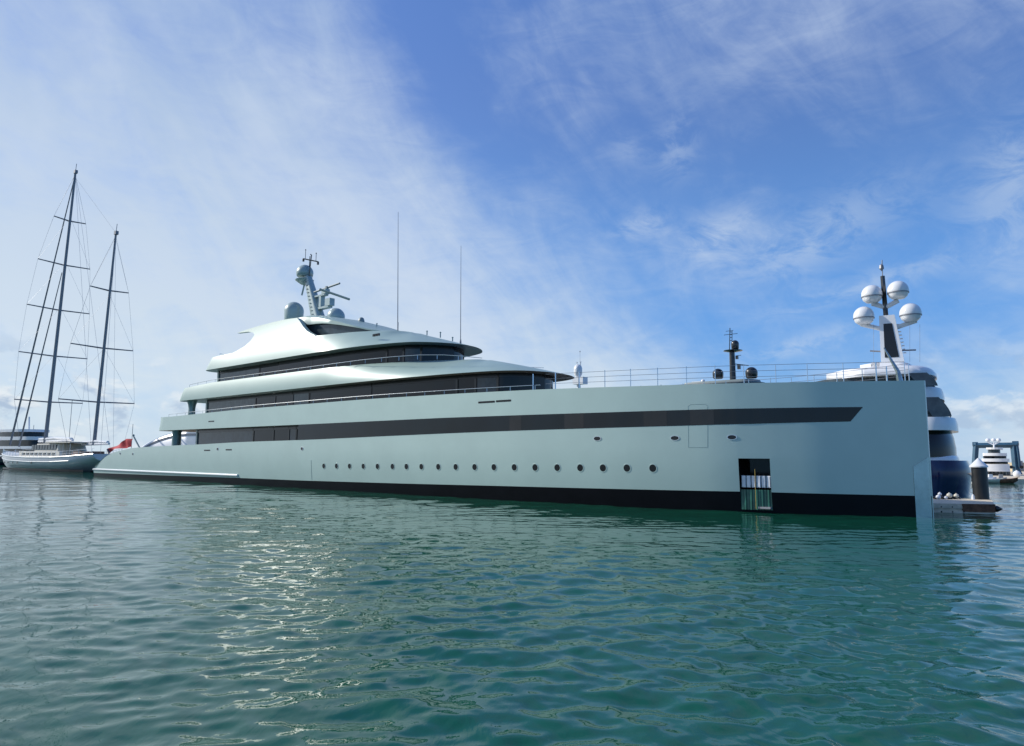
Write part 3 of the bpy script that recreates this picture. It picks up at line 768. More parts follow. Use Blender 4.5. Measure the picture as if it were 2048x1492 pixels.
# ------------------------------------------------------------------ generic small boat pieces
def hull_loft(st, n=10):
    """st: list of (x, half-beam, z_sheer, z_keel); x along the boat, both sides, deck included"""
    m = MB(); rows = []
    for x, b, zs, zk in st:
        r = []
        for k in range(n + 1):
            a = k / n; r.append((x, b * (1 - (1 - a) ** 2.4 * .9) if b > .03 else b, zk + (zs - zk) * a))
        rows.append(r)
    m.grid(rows); m.grid([[(x, -y, z) for x, y, z in r] for r in rows])
    m.grid([[r[-1], (r[-1][0], 0, r[-1][2] + .05), (r[-1][0], -r[-1][1], r[-1][2])] for r in rows])
    for r in (rows[0], rows[-1]): m.grid([[(p[0], -p[1], p[2]) for p in r], r])
    return m
def house(pts_plan, z0, z1, inset=.0):
    """extruded deckhouse with plan polygon and upper edge inset towards its centre"""
    m = MB(); cx = sum(p[0] for p in pts_plan) / len(pts_plan)
    lo = [(x, y, z0) for x, y in pts_plan]; hi = [(x + (cx - x) * inset, y * (1 - inset), z1) for x, y in pts_plan]
    m.quadstrip(lo, hi, True); m.poly(hi); m.poly(lo[::-1]); return m
def rplan(x0, x1, b, rf=1.0, ra=1.0, n=6):
    """rounded plan from x0 (fore) to x1 (aft)"""
    P = []
    for k in range(n + 1): a = math.pi / 2 * k / n; P.append((x0 + rf - rf * math.cos(a), b * math.sin(a)))
    for k in range(n + 1): a = math.pi / 2 * k / n; P.append((x1 - ra + ra * math.sin(a), b * math.cos(a)))
    return P + [(x, -y) for x, y in P[-2:0:-1]]

# ------------------------------------------------------------------ two-masted sailing yacht
KB = Vector((-101.6, 144.0, 0)); KS = Vector((-66.5, 117.5, 0)); ku = (KS - KB).normalized(); KL = (KS - KB).length
ketch = empty('sailing_yacht', KB, math.atan2(ku.y, ku.x))
tag(ketch, 'silver-hulled two-masted sailing yacht with tall raked masts, at the left', 'sailing yacht')
kp = lambda x, y, off=0.0: on_plane(KB, ku, x, y, off)
sheer = [(0, .04, 3.35, 2.3), (1.2, .9, 3.2, 1.0), (3.5, 1.9, 3.0, -.2), (7, 2.9, 2.75, -1), (13, 3.9, 2.5, -1.2), (22, 4.2, 2.35, -1.2), (32, 4.0, 2.4, -1.0), (38, 3.4, 2.6, -.3), (42, 2.8, 2.85, .7), (44.5, 2.3, 3.0, 1.6)]
hull_loft(sheer).build('hull', M['silver'], ketch, 50)
m = MB()
for sg in (1, -1):
    m.tube([(x, sg * (b + .02), z) for x, b, z, _ in sheer], .10, 5)
    m.tube([(x, sg * (b * .985 + .01), z - .75) for x, b, z, _ in sheer[1:8]], .06, 5)
m.build('cap_rail', M['white'], ketch)
m = MB(); m.grid([[(x, -sg * (b * .93 + .02), z) for x, b, _, _ in sheer[3:9]] for sg in (1,) for z in (.05, .42)]); m.build('boot_stripe', M['boot'], ketch)
deckz = 2.45
hs = house(rplan(15.0, 33.5, 2.9, 1.4, .8), deckz, deckz + .95, .06); dh = hs.build('deckhouse', M['cream'], ketch, 30)
m = house(rplan(18.5, 31.5, 2.4, 2.6, .8), deckz + .95, deckz + 2.35, .10); m.build('pilothouse', M['cream'], ketch, 30)
for i in range(9):
    x = 19.8 + i * 1.22
    m = MB(); m.box((x, -2.27, deckz + 1.65), (.95, .26, .95)); m.build('window', M['glass_grey'], ketch)
for i in range(8):
    x = 17 + i * 1.9
    m = MB(); m.box((x, -2.83, deckz + .5), (1.0, .16, .38)); m.build('window', M['glass_grey'], ketch)
m = MB(); m.box((31.5, 0, deckz + 2.5), (10.5, 5.6, .16)); m.tube([(36.3, -2.6, deckz), (36.3, -2.6, deckz + 2.3)], .07, 6); m.tube([(33.5, -2.6, deckz), (33.5, -2.6, deckz + 2.3)], .07, 6)
m.build('cockpit_awning', M['cream'], ketch)
m = house(rplan(34.5, 39.5, 2.0, .8, .8), deckz, deckz + 1.0, .05); m.build('aft_cabin', M['darkteak'], ketch, 30)
m = house(rplan(9, 13.5, 1.2, .8, .8), 2.6, 3.5, .05); m.build('fore_hatch', M['cream'], ketch, 30)
m = MB(); m.lathe((27, 0, deckz + 2.15), [(0, 0), (1.5, 0), (1.5, .3), (1.0, .62), (0, .68)], 16); m.build('tender_cover', M['grey'], ketch, 50)
for x in (9.5, 12.8, 15.4, 17.8, 24.5):
    m = MB(); m.lathe((x, -interp(x, [(a, b * .97) for a, b, _, _ in sheer]) - .04, 1.35), [(0, 0), (.19, 0), (.19, .04), (0, .05)], 12, axis=(0, -1, 0)); m.build('porthole', M['black'], ketch)
def kmast(base_px, top_px, spreaders, r0):
    s0_, z0_ = kp(*base_px); s1_, z1_ = kp(*top_px)
    m = MB(); m.tube([(s0_ + (s1_ - s0_) * f, 0, max(z0_, 2.4) + (z1_ - max(z0_, 2.4)) * f) for f in frange(0, 1, 6)], r0, 8, r2=r0 * .55)
    m.box((s1_ + .1, 0, z1_), (.7, .5, .6)); m.tube([(s1_, 0, z1_), (s1_ + .2, 0, z1_ + 1.6)], .05, 4)
    o = m.build('mast', M['mast'], ketch, 40); tips = []
    for (yl, xl), (yr, xr), yc, xc in spreaders:
        sc_, zc_ = kp(xc, yc)
        # both halves of the spreader, swept slightly aft
        w = abs(xr - xl) * .5
        half = w * 128 / FPX * 1.12
        m = MB(); m.tube([(sc_, 0, zc_), (sc_ + .5, -half, zc_ + .1)], .14, 6, r2=.10); m.tube([(sc_, 0, zc_), (sc_ + .5, half, zc_ + .1)], .14, 6, r2=.10)
        m.build('spreader', M['mast'], o); tips.append((sc_ + .5, half, zc_ + .1))
    return o, (s0_, z0_), (s1_, z1_), tips
mm1, b1, t1, tp1 = kmast((90, 890), (151, 344), [((434, 113), (447, 168), 442, 138), ((514, 87), (535, 176), 530, 127), ((605, 68), (624, 174), 620, 116), ((700, 53), (714, 168), 712, 106), ((798, 45), (806, 158), 804, 97)], .36)
mm2, b2, t2, tp2 = kmast((188, 890), (232, 466), [((567, 189), (581, 251), 581, 217), ((683, 158), (698, 258), 696, 203), ((796, 138), (806, 258), 804, 193)], .31)
m = MB()
for (b_, t_, tp) in ((b1, t1, tp1), (b2, t2, tp2)):
    for sg in (1, -1):
        m.tube([(t_[0], 0, t_[1] - .5)] + [(a, sg * h, z) for a, h, z in tp] + [(b_[0] + 1.0, sg * 4.0, 2.5)], .020, 4)
        for a, h, z in tp: m.tube([(a, sg * h, z), (b_[0] + (t_[0] - b_[0]) * min(1, (z + 9 - 2.4) / (t_[1] - 2.4)), 0, min(z + 9, t_[1]))], .018, 3)
m.tube([(t1[0], 0, t1[1] - 1), (t2[0], 0, t2[1])], .02, 4); m.tube([(t1[0], 0, t1[1] - .5), (42, 1.5, 3)], .02, 4); m.tube([(t1[0], 0, t1[1] - .5), (42, -1.5, 3)], .02, 4)
m.tube([(t2[0], 0, t2[1] - .5), (44, 1, 3)], .02, 4); m.tube([(t2[0], 0, t2[1] - .5), (44, -1, 3)], .02, 4)
m.build('standing_rigging', M['wire'], ketch)
# furled headsails
for (px0, py0), (px1, py1), rr in (((20, 890), (148, 360), .20), ((38, 893), (124, 545), .17)):
    a = kp(px0, py0); b_ = kp(px1, py1)
    m = MB(); m.tube([(a[0] + (b_[0] - a[0]) * f, 0, max(3.1, a[1]) + (b_[1] - max(3.1, a[1])) * f) for f in frange(0, 1, 8)], rr, 6, r2=rr * .45); m.build('furled_headsail', M['mast'], ketch, 40)
# booms with stowed sails
for x0, x1, z in ((15.6, 30.5, 5.4), (34.5, 44.5, 4.7)):
    m = MB(); m.tube([(x0, 0, z - .1), (x1, 0, z)], .2, 8); m.build('boom', M['white'], ketch, 40)
    m = MB(); m.tube([(x0 + .3, 0, z + .28), ((x0 + x1) / 2, 0, z + .42), (x1 - .5, 0, z + .22)], .26, 8); m.build('stowed_sail', M['white'], ketch, 40)
m = MB()
for sg in (1, -1):
    P = [(x, sg * (b - .1), z) for x, b, z, _ in sheer[1:]]
    for q in (.45, .9): m.tube([(x, y, z + q) for x, y, z in P], .025, 4)
    for i in range(26):
        x = 1.5 + i * 1.7; z = sinterp(x, [(a, c) for a, _, c, _ in sheer]); y = sinterp(x, [(a, b) for a, b, _, _ in sheer]) - .1
        m.tube([(x, sg * y, z), (x, sg * y, z + .9)], .025, 4)
m.build('guard_rail', M['steel'], ketch)

# ------------------------------------------------------------------ left edge motor yacht
def motor_yacht(name, label, P0, ang, L, decks, hullmat, beam, hz, flip=1):
    """decks: list of (x0, x1, z0 window bottom, z1 slab bottom, slab thick, half width)"""
    o = empty(name, P0, ang); tag(o, label, 'yacht')
    st = [(0, .05, hz * 1.25, .3), (L * .06, beam * .3, hz * 1.2, -.4), (L * .15, beam * .62, hz * 1.1, -1), (L * .3, beam * .9, hz, -1.2), (L * .6, beam, hz * .95, -1.2), (L, beam * .92, hz * .92, -1)]
    hull_loft(st).build('hull', M[hullmat], o, 50)
    for x0, x1, z0, z1, th, w in decks:
        house(rplan(x0 + 1.4, x1 - 1.0, w * .82, min(3, (x1 - x0) * .2), 1.0), z0, z1, .01).build('window_wall', M['glass'], o, 30)
        m = MB(); P = rplan(x0, x1, w, min(4.5, (x1 - x0) * .25), 1.6, 8)
        m.quadstrip([(x, y, z1) for x, y in P], [(x, y * 1.0, z1 + th) for x, y in P], True); m.poly([(x, y, z1 + th) for x, y in P]); m.poly([(x, y, z1) for x, y in P][::-1])
        m.build('deck_slab', M['white'], o, 30)
    return o
P = pix(150, 931, 182); P.z = 0
ly = motor_yacht('motor_yacht', 'white multi-deck motor yacht with dark hull, cut off by the left edge', P, R(152), 48, [(6, 40, 2.6, 4.3, .7, 4.6), (11, 38, 4.9, 6.6, .9, 4.4), (16, 34, 7.6, 8.8, .7, 3.8)], 'navy', 5, 2.4)
m = MB(); m.tube([(22, 0, 9.3), (22.5, 0, 13)], .2, 6); m.build('mast', M['white'], ly)

# white yacht with curved coachroof seen past the stern
P = pix(425, 905, 122); P.z = 0
wy = empty('cabin_yacht', P, R(158)); tag(wy, 'white yacht with arched grey roof glimpsed behind the mint stern', 'yacht')
hull_loft([(0, 1.9, 2.9, -.5), (4, 2.2, 3.0, -.8), (10, 2.1, 3.1, -.8), (14, 1.5, 3.3, -.2), (17, .05, 3.5, 1.6)]).build('hull', M['white'], wy, 50)
m = MB(); rows = []
for x in frange(.5, 16.0, 20):
    u = (x - .5) / 15.5; z = 3.6 + 3.7 * (math.sin(math.pi * min(1, u * .55 + .42)) ** .7); w = 2.1 * (1 - .5 * u ** 2)
    rows.append([(x, -w, 2.6), (x, -w * .92, z - .45), (x, -w * .5, z), (x, w * .5, z), (x, w * .92, z - .45), (x, w, 2.6)])
m.grid(rows); m.poly(rows[0]); m.poly(rows[-1]); m.build('cabin', M['white'], wy, 60)
m = MB(); m.grid([[(r[4][0], r[4][1] + .06, r[4][2] - .62 + q * .38) for r in rows] for q in (0, 1)]); m.build('cabin_window', M['grey'], wy, 60)
m = MB(); m.box((7.2, 2.1, 3.7), (1.8, .2, .5)); m.build('locker', M['mintdark'], wy)

# distant sailing boats' masts beyond the basin, left
for i, (px_0, top, Yd) in enumerate(((63, 850, 260), (136, 800, 270), (262, 848, 250), (372, 832, 255))):
    p = pix(px_0, 905, Yd); p.z = 0; q = pix(px_0, top, Yd)
    o = empty('sailboat', p, R(20 + 40 * i))
    tag(o, ['small white sailboat beyond the bow of the silver two-master', 'small white sailboat far behind between the two tall masts', 'small white sailboat far behind beside the red ensign', 'small white sailboat far behind the pillar of the mint stern'][i], 'sailboat', 'small sailboats far across the basin')
    hull_loft([(-5, .05, 1.5, .4), (-2, 1.2, 1.3, -.3), (2, 1.5, 1.2, -.4), (5, 1.1, 1.2, .1)]).build('hull', M['white'], o, 50)
    m = MB(); m.tube([(0, 0, 1), (0, 0, q.z)], .09, 5); m.build('mast', M['mast'], o)
    m = MB(); m.tube([(0, 0, 2.4), (4, 0, 2.5)], .18, 6); m.build('boom', M['white'], o)

# ------------------------------------------------------------------ yacht lying behind the mint yacht, only its mast shows
def world_ship(s, y, z): return SHIP0 - fwd * s + stb * y + Vector((0, 0, z))
hy = empty('masted_yacht', world_ship(0, -50, 0), SHIP_RZ); tag(hy, 'yacht hidden behind the mint hull, its black radar mast and dark domes showing', 'yacht')
HYO = world_ship(0, -50, 0); hu = -fwd
hp = lambda x, y: on_plane(HYO, hu, x, y)
a0 = hp(1520, 760); a1 = hp(1150, 760)
ab = hp(1640, 760)[0]
hull_loft([(ab, .05, 4.2, 1.0), (ab + 3, 2, 4.0, -.5), (ab + 9, 3.9, 3.6, -1), (ab + 25, 4.3, 3.3, -1), (ab + 46, 4, 3.2, -1)]).build('hull', M['white'], hy, 50)
house(rplan(a0[0] - 4, a0[0] + 30, 3.4, 4, 1), 3.2, 6.0, .03).build('superstructure', M['white'], hy, 30)
house(rplan(a0[0] - 1, a0[0] + 26, 3.0, 3, 1), 6.0, a0[1] - .35, .03).build('upper_house', M['glass_grey'], hy, 30)
cs, cz = hp(1462, 763)
l0 = hp(1519, 763)[0]; l1 = hp(1414, 765)[0]
house(rplan(l0, l1 + 3, 2.2, 1.5, 1), cz - .35, cz + .0, .02).build('mast_platform', M['soffit'], hy, 40)
m = MB(); q0, q1 = hp(1466, 762), hp(1464, 705); m.tube([(q0[0], 0, q0[1]), (q1[0], 0, q1[1])], .42, 10, r2=.36); bm_ = m.build('radar_mast', M['blackpaint'], hy, 40)
q = hp(1466, 702); m = MB(); m.lathe((q[0], 0, q[1]), [(0, -.2), (.5, -.16), (1.25, 0), (1.25, .07), (.4, .16), (0, .16)], 20); m.build('crosstree', M['blackpaint'], bm_, 40)
q = hp(1470, 688); m = MB(); m.lathe((q[0], 0, q[1]), dome_prof(.52, .8), 18); m.build('dome', M['blackpaint'], bm_, 60)
m = MB(); q2, q3 = hp(1459, 700), hp(1460, 656)
m.tube([(q2[0], 0, q2[1]), (q3[0], 0, q3[1])], .06, 6); q4 = hp(1464, 661); m.tube([(q4[0], 0, q4[1]), (hp(1464, 700)[0], 0, q2[1])], .05, 5)
for yy_ in (664, 669, 675, 681): A_ = hp(1459, yy_); B_ = hp(1464, yy_); m.tube([(A_[0], 0, A_[1]), (B_[0], 0, B_[1])], .04, 4)
A_ = hp(1448, 670); B_ = hp(1475, 667); m.tube([(A_[0], 0, A_[1]), (B_[0], 0, B_[1])], .035, 4); A_ = hp(1453, 663); m.tube([(A_[0], .2, A_[1]), (hp(1468, 663)[0], .2, A_[1])], .03, 4)
m.build('masthead_antennas', M['blackpaint'], bm_)
m = MB(); A_ = hp(1470, 728); B_ = hp(1497, 731); m.tube([(A_[0], 0, A_[1]), (B_[0], 0, B_[1])], .06, 5); A_ = hp(1478, 734); m.box((A_[0], 0, A_[1]), (.35, .35, .6)); A_ = hp(1474, 715); m.box((A_[0], 0, A_[1]), (.3, .3, .45)); A_ = hp(1477, 711); m.box((A_[0], 0, A_[1]), (.7, .12, .06))
m.build('radar_scanner', M['blackpaint'], bm_)
for x, y, r in ((1436, 748, .74), (1503, 746, .80)):
    q = hp(x, y); m = MB(); m.lathe((q[0], 0, q[1]), dome_prof(r, r * .9), 22); m.build('dome', M['blackpaint'], hy, 60)
q = hp(1406, 761); m = MB(); m.lathe((q[0], 0, q[1] - .1), dome_prof(.28, .2), 14); m.box((q[0] + .9, 0, q[1] - .15), (1.4, .5, .12)); m.build('liferaft', M['white'], hy, 50)
# the small white mast further aft on the same yacht
q = hp(1156, 742); q5 = hp(1163, 772)
m = MB(); m.lathe((q[0], 0, q[1]), [(0, -1.05), (.4, -1.0), (.65, -.5), (.68, .42), (.53, .85), (.2, 1.05), (0, 1.1)], 18); m.box((q[0] - .4, 0, q[1] - 1.6), (2.0, 1.3, 1.1)); m.tube([(q5[0], 0, 6), (q[0], 0, q[1] - .5)], .3, 8)
for dx_ in (-.5, .2): m.tube([(q[0] + dx_, 0, q[1] + .85), (q[0] + dx_, 0, q[1] + 1.4)], .07, 5); m.lathe((q[0] + dx_, 0, q[1] + 1.42), [(0, -.1), (.18, 0), (0, .1)], 8)
m.build('satellite_mast', M['white'], hy, 50)
q = hp(1160, 703); m = MB(); m.tube([(q[0], 0, hp(1160, 735)[1]), (q[0], 0, q[1])], .02, 4); m.lathe((q[0], 0, q[1]), [(0, -.15), (.1, 0), (0, .15)], 8); m.build('wind_vane', M['mast'], hy)

# ------------------------------------------------------------------ navy-hulled superyacht at the right
NU = Vector((-math.cos(R(32)), math.sin(R(32)), 0))                                           # moored parallel to the mint yacht, stern towards us
NV0 = Vector((37.6, 58.9, 0))
nv = empty('tri_deck_superyacht', NV0, math.atan2(NU.y, NU.x)); tag(nv, 'white superyacht with navy hull and four domed mast, behind the right end of the dock', 'superyacht')
# local x runs forward (away, left) from the stern, y>0 is the far... both sides built
def sslab(x0, w, z0, z1, name, mm, L=46, ell=4.0, bulge=0.0, top_in=.12, taper=0.0, p=2.7):
    """rounded-stern block: outline half width w, stern at x0; z0..z1"""
    z0, z1 = 2.8 + (z0 - 2.8) * 1.1, 2.8 + (z1 - 2.8) * 1.1
    prof = [(0, z0), (.0, z0 + (z1 - z0) * .35), (top_in * .4, z0 + (z1 - z0) * .75), (top_in, z1)]
    m = MB(); rows = []
    def ol(ins):
        P = []
        for k in range(13):
            a = math.pi / 2 * k / 12
            P.append((x0 + ins + ell - ell * math.cos(a) ** (2 / p), (w - ins) * math.sin(a) ** (2 / p)))
        P += [(x, w - ins) for x in frange(x0 + ell + 2, x0 + L * .6, 5)] + [(x0 + L * .8, (w - ins) * .75), (x0 + L, .4)]
        return P + [(x, -y) for x, y in P[:0:-1]]
    for ins, z in prof: rows.append([(x, y, z) for x, y in ol(ins)])
    m.grid(rows, True); m.poly(rows[-1]); m.poly(rows[0][::-1]); return m.build(name, M[mm], nv, 40)
# hull narrows towards the waterline at the stern
m = MB(); rows = []
for f in frange(0, 1, 8):
    z = -1 + 3.85 * f; ins = .55 * (1 - f) ** 1.5 + .5 * max(0, f - .8) / .2 * .6; P_ = []
    for k in range(15): a = math.pi / 2 * k / 14; P_.append((-.3 + ins + 2.6 - 2.6 * math.cos(a) ** .75, (5.2 - ins * .5) * math.sin(a) ** .75))
    P_ += [(x, 5.2 - ins * .5) for x in frange(6, 28, 5)] + [(38, 3.6), (47, .2)]
    rows.append([(x, y, z) for x, y in P_ + [(x, -y) for x, y in P_[:0:-1]]])
m.grid(rows, True); m.poly(rows[-1]); m.build('hull', M['navy'], nv, 50)
sslab(.6, 4.7, 2.85, 3.2, 'main_deck_bulwark', 'white', ell=2.4)
sslab(.75, 4.85, 3.1, 5.0, 'main_saloon', 'black', ell=2.6, top_in=.25)
m = MB(); m.tube([(3.4, 4.9, 2.9), (3.4, 4.88, 4.5), (3.9, 4.86, 4.85), (8, 4.86, 4.85)], .12, 6); m.build('window_frame', M['cream'], nv, 40)
sslab(.5, 5.0, 5.0, 5.95, 'upper_deck_slab', 'white', ell=2.4)
sslab(2.2, 4.1, 5.95, 7.35, 'upper_saloon', 'black', ell=2.0)
sslab(1.05, 4.6, 5.95, 6.45, 'upper_windbreak', 'glass_grey', ell=2.4)
sslab(1.35, 4.7, 7.35, 8.2, 'bridge_deck_slab', 'white', ell=2.4)
sslab(3.0, 3.6, 8.2, 9.2, 'sky_lounge', 'glass_grey', L=9, ell=2.0)
sslab(1.8, 4.6, 9.15, 9.85, 'hardtop', 'white', L=8.6, ell=2.6, top_in=.5)
sslab(3.4, 2.3, 9.8, 10.45, 'mast_plinth', 'white', L=4.2, ell=1.2, top_in=.6)
for sg in (1, -1):   # curved wing glasses joining the tiers at the stern
    for xa, za, xb, zb2 in ((.9, 6.3, 1.7, 7.85), (1.7, 8.75, 2.4, 9.85)):
        m = MB(); m.grid([[(xa + (xb - xa) * f ** 1.6, sg * 4.3, za + (zb2 - za) * f), (xa + 1.3 + (xb - xa) * f, sg * 4.6, za + (zb2 - za) * f)] for f in frange(0, 1, 5)])
        m.build('wing_glass', M['glass_grey'], nv, 40)
np_ = lambda x, y: on_plane(NV0, NU, x, y)
A0, A1 = np_(1786, 715), np_(1774, 632)
m = MB(); rows = []
for f in frange(0, 1, 6):
    c = A0[0] + (A1[0] - A0[0]) * f; z = A0[1] - .8 + (A1[1] - A0[1] + .8) * f; w = .92 - .32 * f
    rows.append([(c + i * w, j * (.5 - .1 * f), z) for i, j in ((-1, -1), (-.9, -1.15), (.9, -1.15), (1, -1), (1, 1), (-1, 1))])
m.grid(rows, True); m.poly(rows[-1]); nm = m.build('mast', M['white'], nv, 30)
m = MB(); m.grid([[(r[5][0] + .32, r[5][1] + .03, r[5][2]), (r[4][0] - .32, r[4][1] + .03, r[4][2])] for r in rows[1:6]]); m.build('mast_panel', M['black'], nm)
B0, B1 = np_(1772, 634), np_(1765, 552)
m = MB(); m.tube([(B0[0], 0, B0[1]), (B1[0], 0, B1[1])], .2, 4, r2=.18); m.build('mast_spar', M['blackpaint'], nm)
for sg in (1, -1): pass
for (x, y) in ((1744, 589), (1796, 581), (1728, 632), (1821, 626)):
    q = np_(x, y); r = .86
    m = MB(); m.lathe((q[0], .2, q[1] - .05), [(0, -.75), (.5, -.72), (.74, -.5), (r, -.1)] + [(r * math.cos(a), r * math.sin(a)) for a in frange(0, math.pi / 2, 10)], 28); rd = m.build('radome', M['white'], nv, 60)
    m = MB(); m.lathe((q[0], .2, q[1] - .28), [(r * .97, -.03), (r + .01, -.02), (r + .01, .06), (r * .97, .07)], 28); m.build('radome_band', M['mast'], rd)
m = MB()
q1_, q2_ = np_(1744, 606), np_(1796, 600); m.tube([(q1_[0], -.2, q1_[1]), (B0[0], -.1, q1_[1] - .5), (q2_[0], -.2, q2_[1])], .22, 8)
q1_, q2_ = np_(1716, 648), np_(1838, 640); m.tube([(q1_[0] - .2, -.2, q1_[1]), (A1[0], 0, q1_[1] - .8), (q2_[0] + .2, -.2, q2_[1])], .20, 8)
m.build('dome_arm', M['white'], nm, 40)
m = MB(); q = np_(1764, 520); m.tube([(B1[0], 0, B1[1]), (q[0], 0, q[1])], .04, 4); q = np_(1763, 535); m.lathe((q[0], 0, q[1]), [(0, -.35), (.2, -.1), (.16, .2), (0, .35)], 10); m.build('masthead_light', M['mast'], nm)
for (xa, ya), (xb, yb) in (((1740, 702), (1762, 703)), ((1800, 701), (1832, 700))): a_, b_ = np_(xa, ya), np_(xb, yb); m = MB(); m.tube([(a_[0], 0, a_[1]), (b_[0], 0, b_[1])], .07, 5); m.build('radar_scanner', M['mast'], nm)
for x in (1748, 1840, 1820): a_, b_ = np_(x, 725), np_(x, 650); m = MB(); m.tube([(a_[0], .3, a_[1]), (b_[0], .3, b_[1])], .012, 3); m.build('whip_antenna', M['mast'], nm)
m = MB()
for i in range(9): f = .1 + i * .085; c = A0[0] + (A1[0] - A0[0]) * f - .98 + .3 * f; z = A0[1] + (A1[1] - A0[1]) * f; m.box((c, -.2, z), (.22, .3, .07))
m.build('mast_step', M['white'], nm)

# pale jackstaff leaning at the bow of the mint yacht
m = MB(); m.tube([(1.0, .3, 6.4), (1.15, .28, 7.4), (1.75, .25, 8.7)], .2, 6, r2=.03); m.build('jackstaff', M['steel_dull'], YACHT, 40)

# ------------------------------------------------------------------ floating dock, pile and the things on it
dk = empty('floating_dock', (24.6, 41.6, 0), 0)
tag(dk, 'concrete and timber floating dock beyond the mint bow', 'dock')
D0 = Vector((24.6, 41.6, 0))
def dloc(x, y, z): return (x - D0.x, y - D0.y, z)
fl_, fr_, br_, bl_ = (20.4, 39.9), (26.05, 38.8), (29.5, 44.2), (23.5, 45.8)
m = MB(); P = [dloc(*p, 0) for p in (fl_, fr_, br_, bl_)]
m.prism([(p[0], p[1], -.45) for p in P], (0, 0, .95)); m.build('deck', M['concrete'], dk)
fv = Vector((fr_[0] - fl_[0], fr_[1] - fl_[1], 0)); fL = fv.length; fv.normalize(); fn = Vector((fv.y, -fv.x, 0)); frz = math.atan2(fv.y, fv.x)
def front(u, o, z): p = Vector((fl_[0], fl_[1], 0)) + fv * u + fn * o - D0; return (p.x, p.y, z)
m = MB(); m.box(front(2.2, .03, .33), (4.4, .06, .16), frz); m.box(front(2.2, .03, .08), (4.4, .06, .14), frz); m.build('whaler_board', M['concrete'], dk)
m = MB(); m.box(front(4.95, .05, .30), (1.6, .10, .42), frz); m.build('timber_fender', M['rust'], dk)
m = MB(); m.box(front(2.9, .07, .0), (5.7, .10, .09), frz); m.build('lower_waler', M['cream'], dk)
for i in range(7):
    for z in (.33, .08):
        m = MB(); m.lathe(front(.9 + i * .55, .065, z), [(0, 0), (.035, 0), (.035, .02), (0, .03)], 8, axis=tuple(fn)); m.build('bolt', M['black'], dk)
m = MB(); m.lathe(front(5.75, .0, .27), [(0, -.05), (.17, 0), (.17, .12), (.04, .36), (0, .38)], 12, axis=tuple(fv)); m.build('corner_fender', M['black'], dk, 40)
# the long finger of the dock running aft between the yachts
fg = MB(); a_ = world_ship(2.5, -8.6, 0); b_ = world_ship(100, -8.6, 0); w_ = stb * 1.1
fg.prism([tuple(a_ + w_ + Vector((0, 0, -.4))), tuple(a_ - w_ + Vector((0, 0, -.4))), tuple(b_ - w_ + Vector((0, 0, -.4))), tuple(b_ + w_ + Vector((0, 0, -.4)))], (0, 0, .88))
tag(fg.build('dock_finger', M['concrete']), 'long concrete dock finger running aft on the far side of the mint yacht', 'dock')
pl = empty('mooring_pile', (28.75, 44.0, 0)); tag(pl, 'thick black mooring pile with white conical cap on the dock', 'piling')
m = MB(); m.lathe((0, 0, 0), [(.43, -3), (.43, .5), (.42, 2.5), (0, 2.5)], 28); m.build('post', M['pile'], pl, 40)
m = MB(); m.lathe((-.02, 0, 2.5), [(.50, -.06), (.50, .02), (.03, .5), (0, .5)], 28); m.build('cap', M['white'], pl, 40)
# white floats lying in the dark rope heap at the back of the dock
m = MB(); random.seed(5)
for i in range(26):
    c = Vector((24.2 + random.random() * 3.2, 44.0 + random.random() * .4, .55 + random.random() * .06)); r = .12 + random.random() * .1
    m.tube([tuple(c + Vector((r * 1.6 * math.cos(a), r * math.sin(a), .05 * math.sin(3 * a)))) for a in frange(0, 2 * math.pi, 8)], .045, 5)
tag(m.build('rope_pile', M['pile']), 'heap of dark mooring rope along the back of the dock', 'rope')
FLO = [(25.35, 'leftmost small white float, apart from the others on the dock rope'), (25.95, 'larger white float low at the front of the dock heap'), (26.2, 'white float highest in the heap on the dock rope'),
       (26.35, 'small white float tucked between larger ones on the dock'), (26.75, 'broad beige float in the middle of the dock heap'), (27.2, 'grey-beige float at the right end of the dock heap')]
for i, (x, lab) in enumerate(FLO):
    r = [.10, .13, .10, .09, .15, .13][i]; z = [.66, .63, .80, .60, .72, .70][i]; y = [43.9, 43.7, 43.95, 43.6, 43.9, 43.95][i]
    m = MB(); m.lathe((0, 0, 0), [(0, -r)] + [(r * math.cos(a) * 1.1, r * math.sin(a)) for a in frange(-math.pi / 2, math.pi / 2, 8)[1:-1]] + [(0, r)], 14)
    m.tube([(0, 0, r * .9), (0, 0, r * 1.25)], r * .22, 6)
    o = m.build('float', M['fender' if i < 4 else 'cream'], None, 60); o.location = (x, y, z); tag(o, lab, 'float', 'floats heaped on the dock')
m = MB(); m.lathe((0, 0, 0), [(0, 0), (.10, 0), (.08, .2), (.05, .3), (0, .32)], 12); o = m.build('bollard', M['white'], None, 40); o.location = (28.0, 43.6, .5); tag(o, 'small white bollard beside the foot of the black pile', 'bollard')

# ------------------------------------------------------------------ far right: quay, travel lift, stern-on yacht
q0 = pix(1900, 966, 96)
m = MB(); m.prism([(50, 96, -1), (140, 94, -1), (260, 400, -1), (50, 400, -1)], (0, 0, 1.5)); tag(m.build('quay', M['concrete']), kind='structure')
def bxw(name, px0, px1, py0, py1, Y, dy, mm, parent=None, base=None):
    a, b = pix(px0, py1, Y), pix(px1, py0, Y); z0 = a.z if base is None else base
    m = MB(); m.box(((a.x + b.x) / 2, Y + dy / 2, (z0 + b.z) / 2), (b.x - a.x, dy, b.z - z0)); return m.build(name, M[mm], parent)
fy = empty('stern_on_yacht', (0, 0, 0)); fyc = pix(1990, 960, 118); fy.location = (fyc.x, 118, 0.5); FA = math.atan2(fyc.x, 118); fy.rotation_euler = (0, 0, -FA)
tag(fy, 'white three-deck yacht seen stern-on under the blue lift', 'yacht')
def fp(px, py): p = pix(px, py, 118); return (p.x - fyc.x) * math.cos(FA), p.z - .5
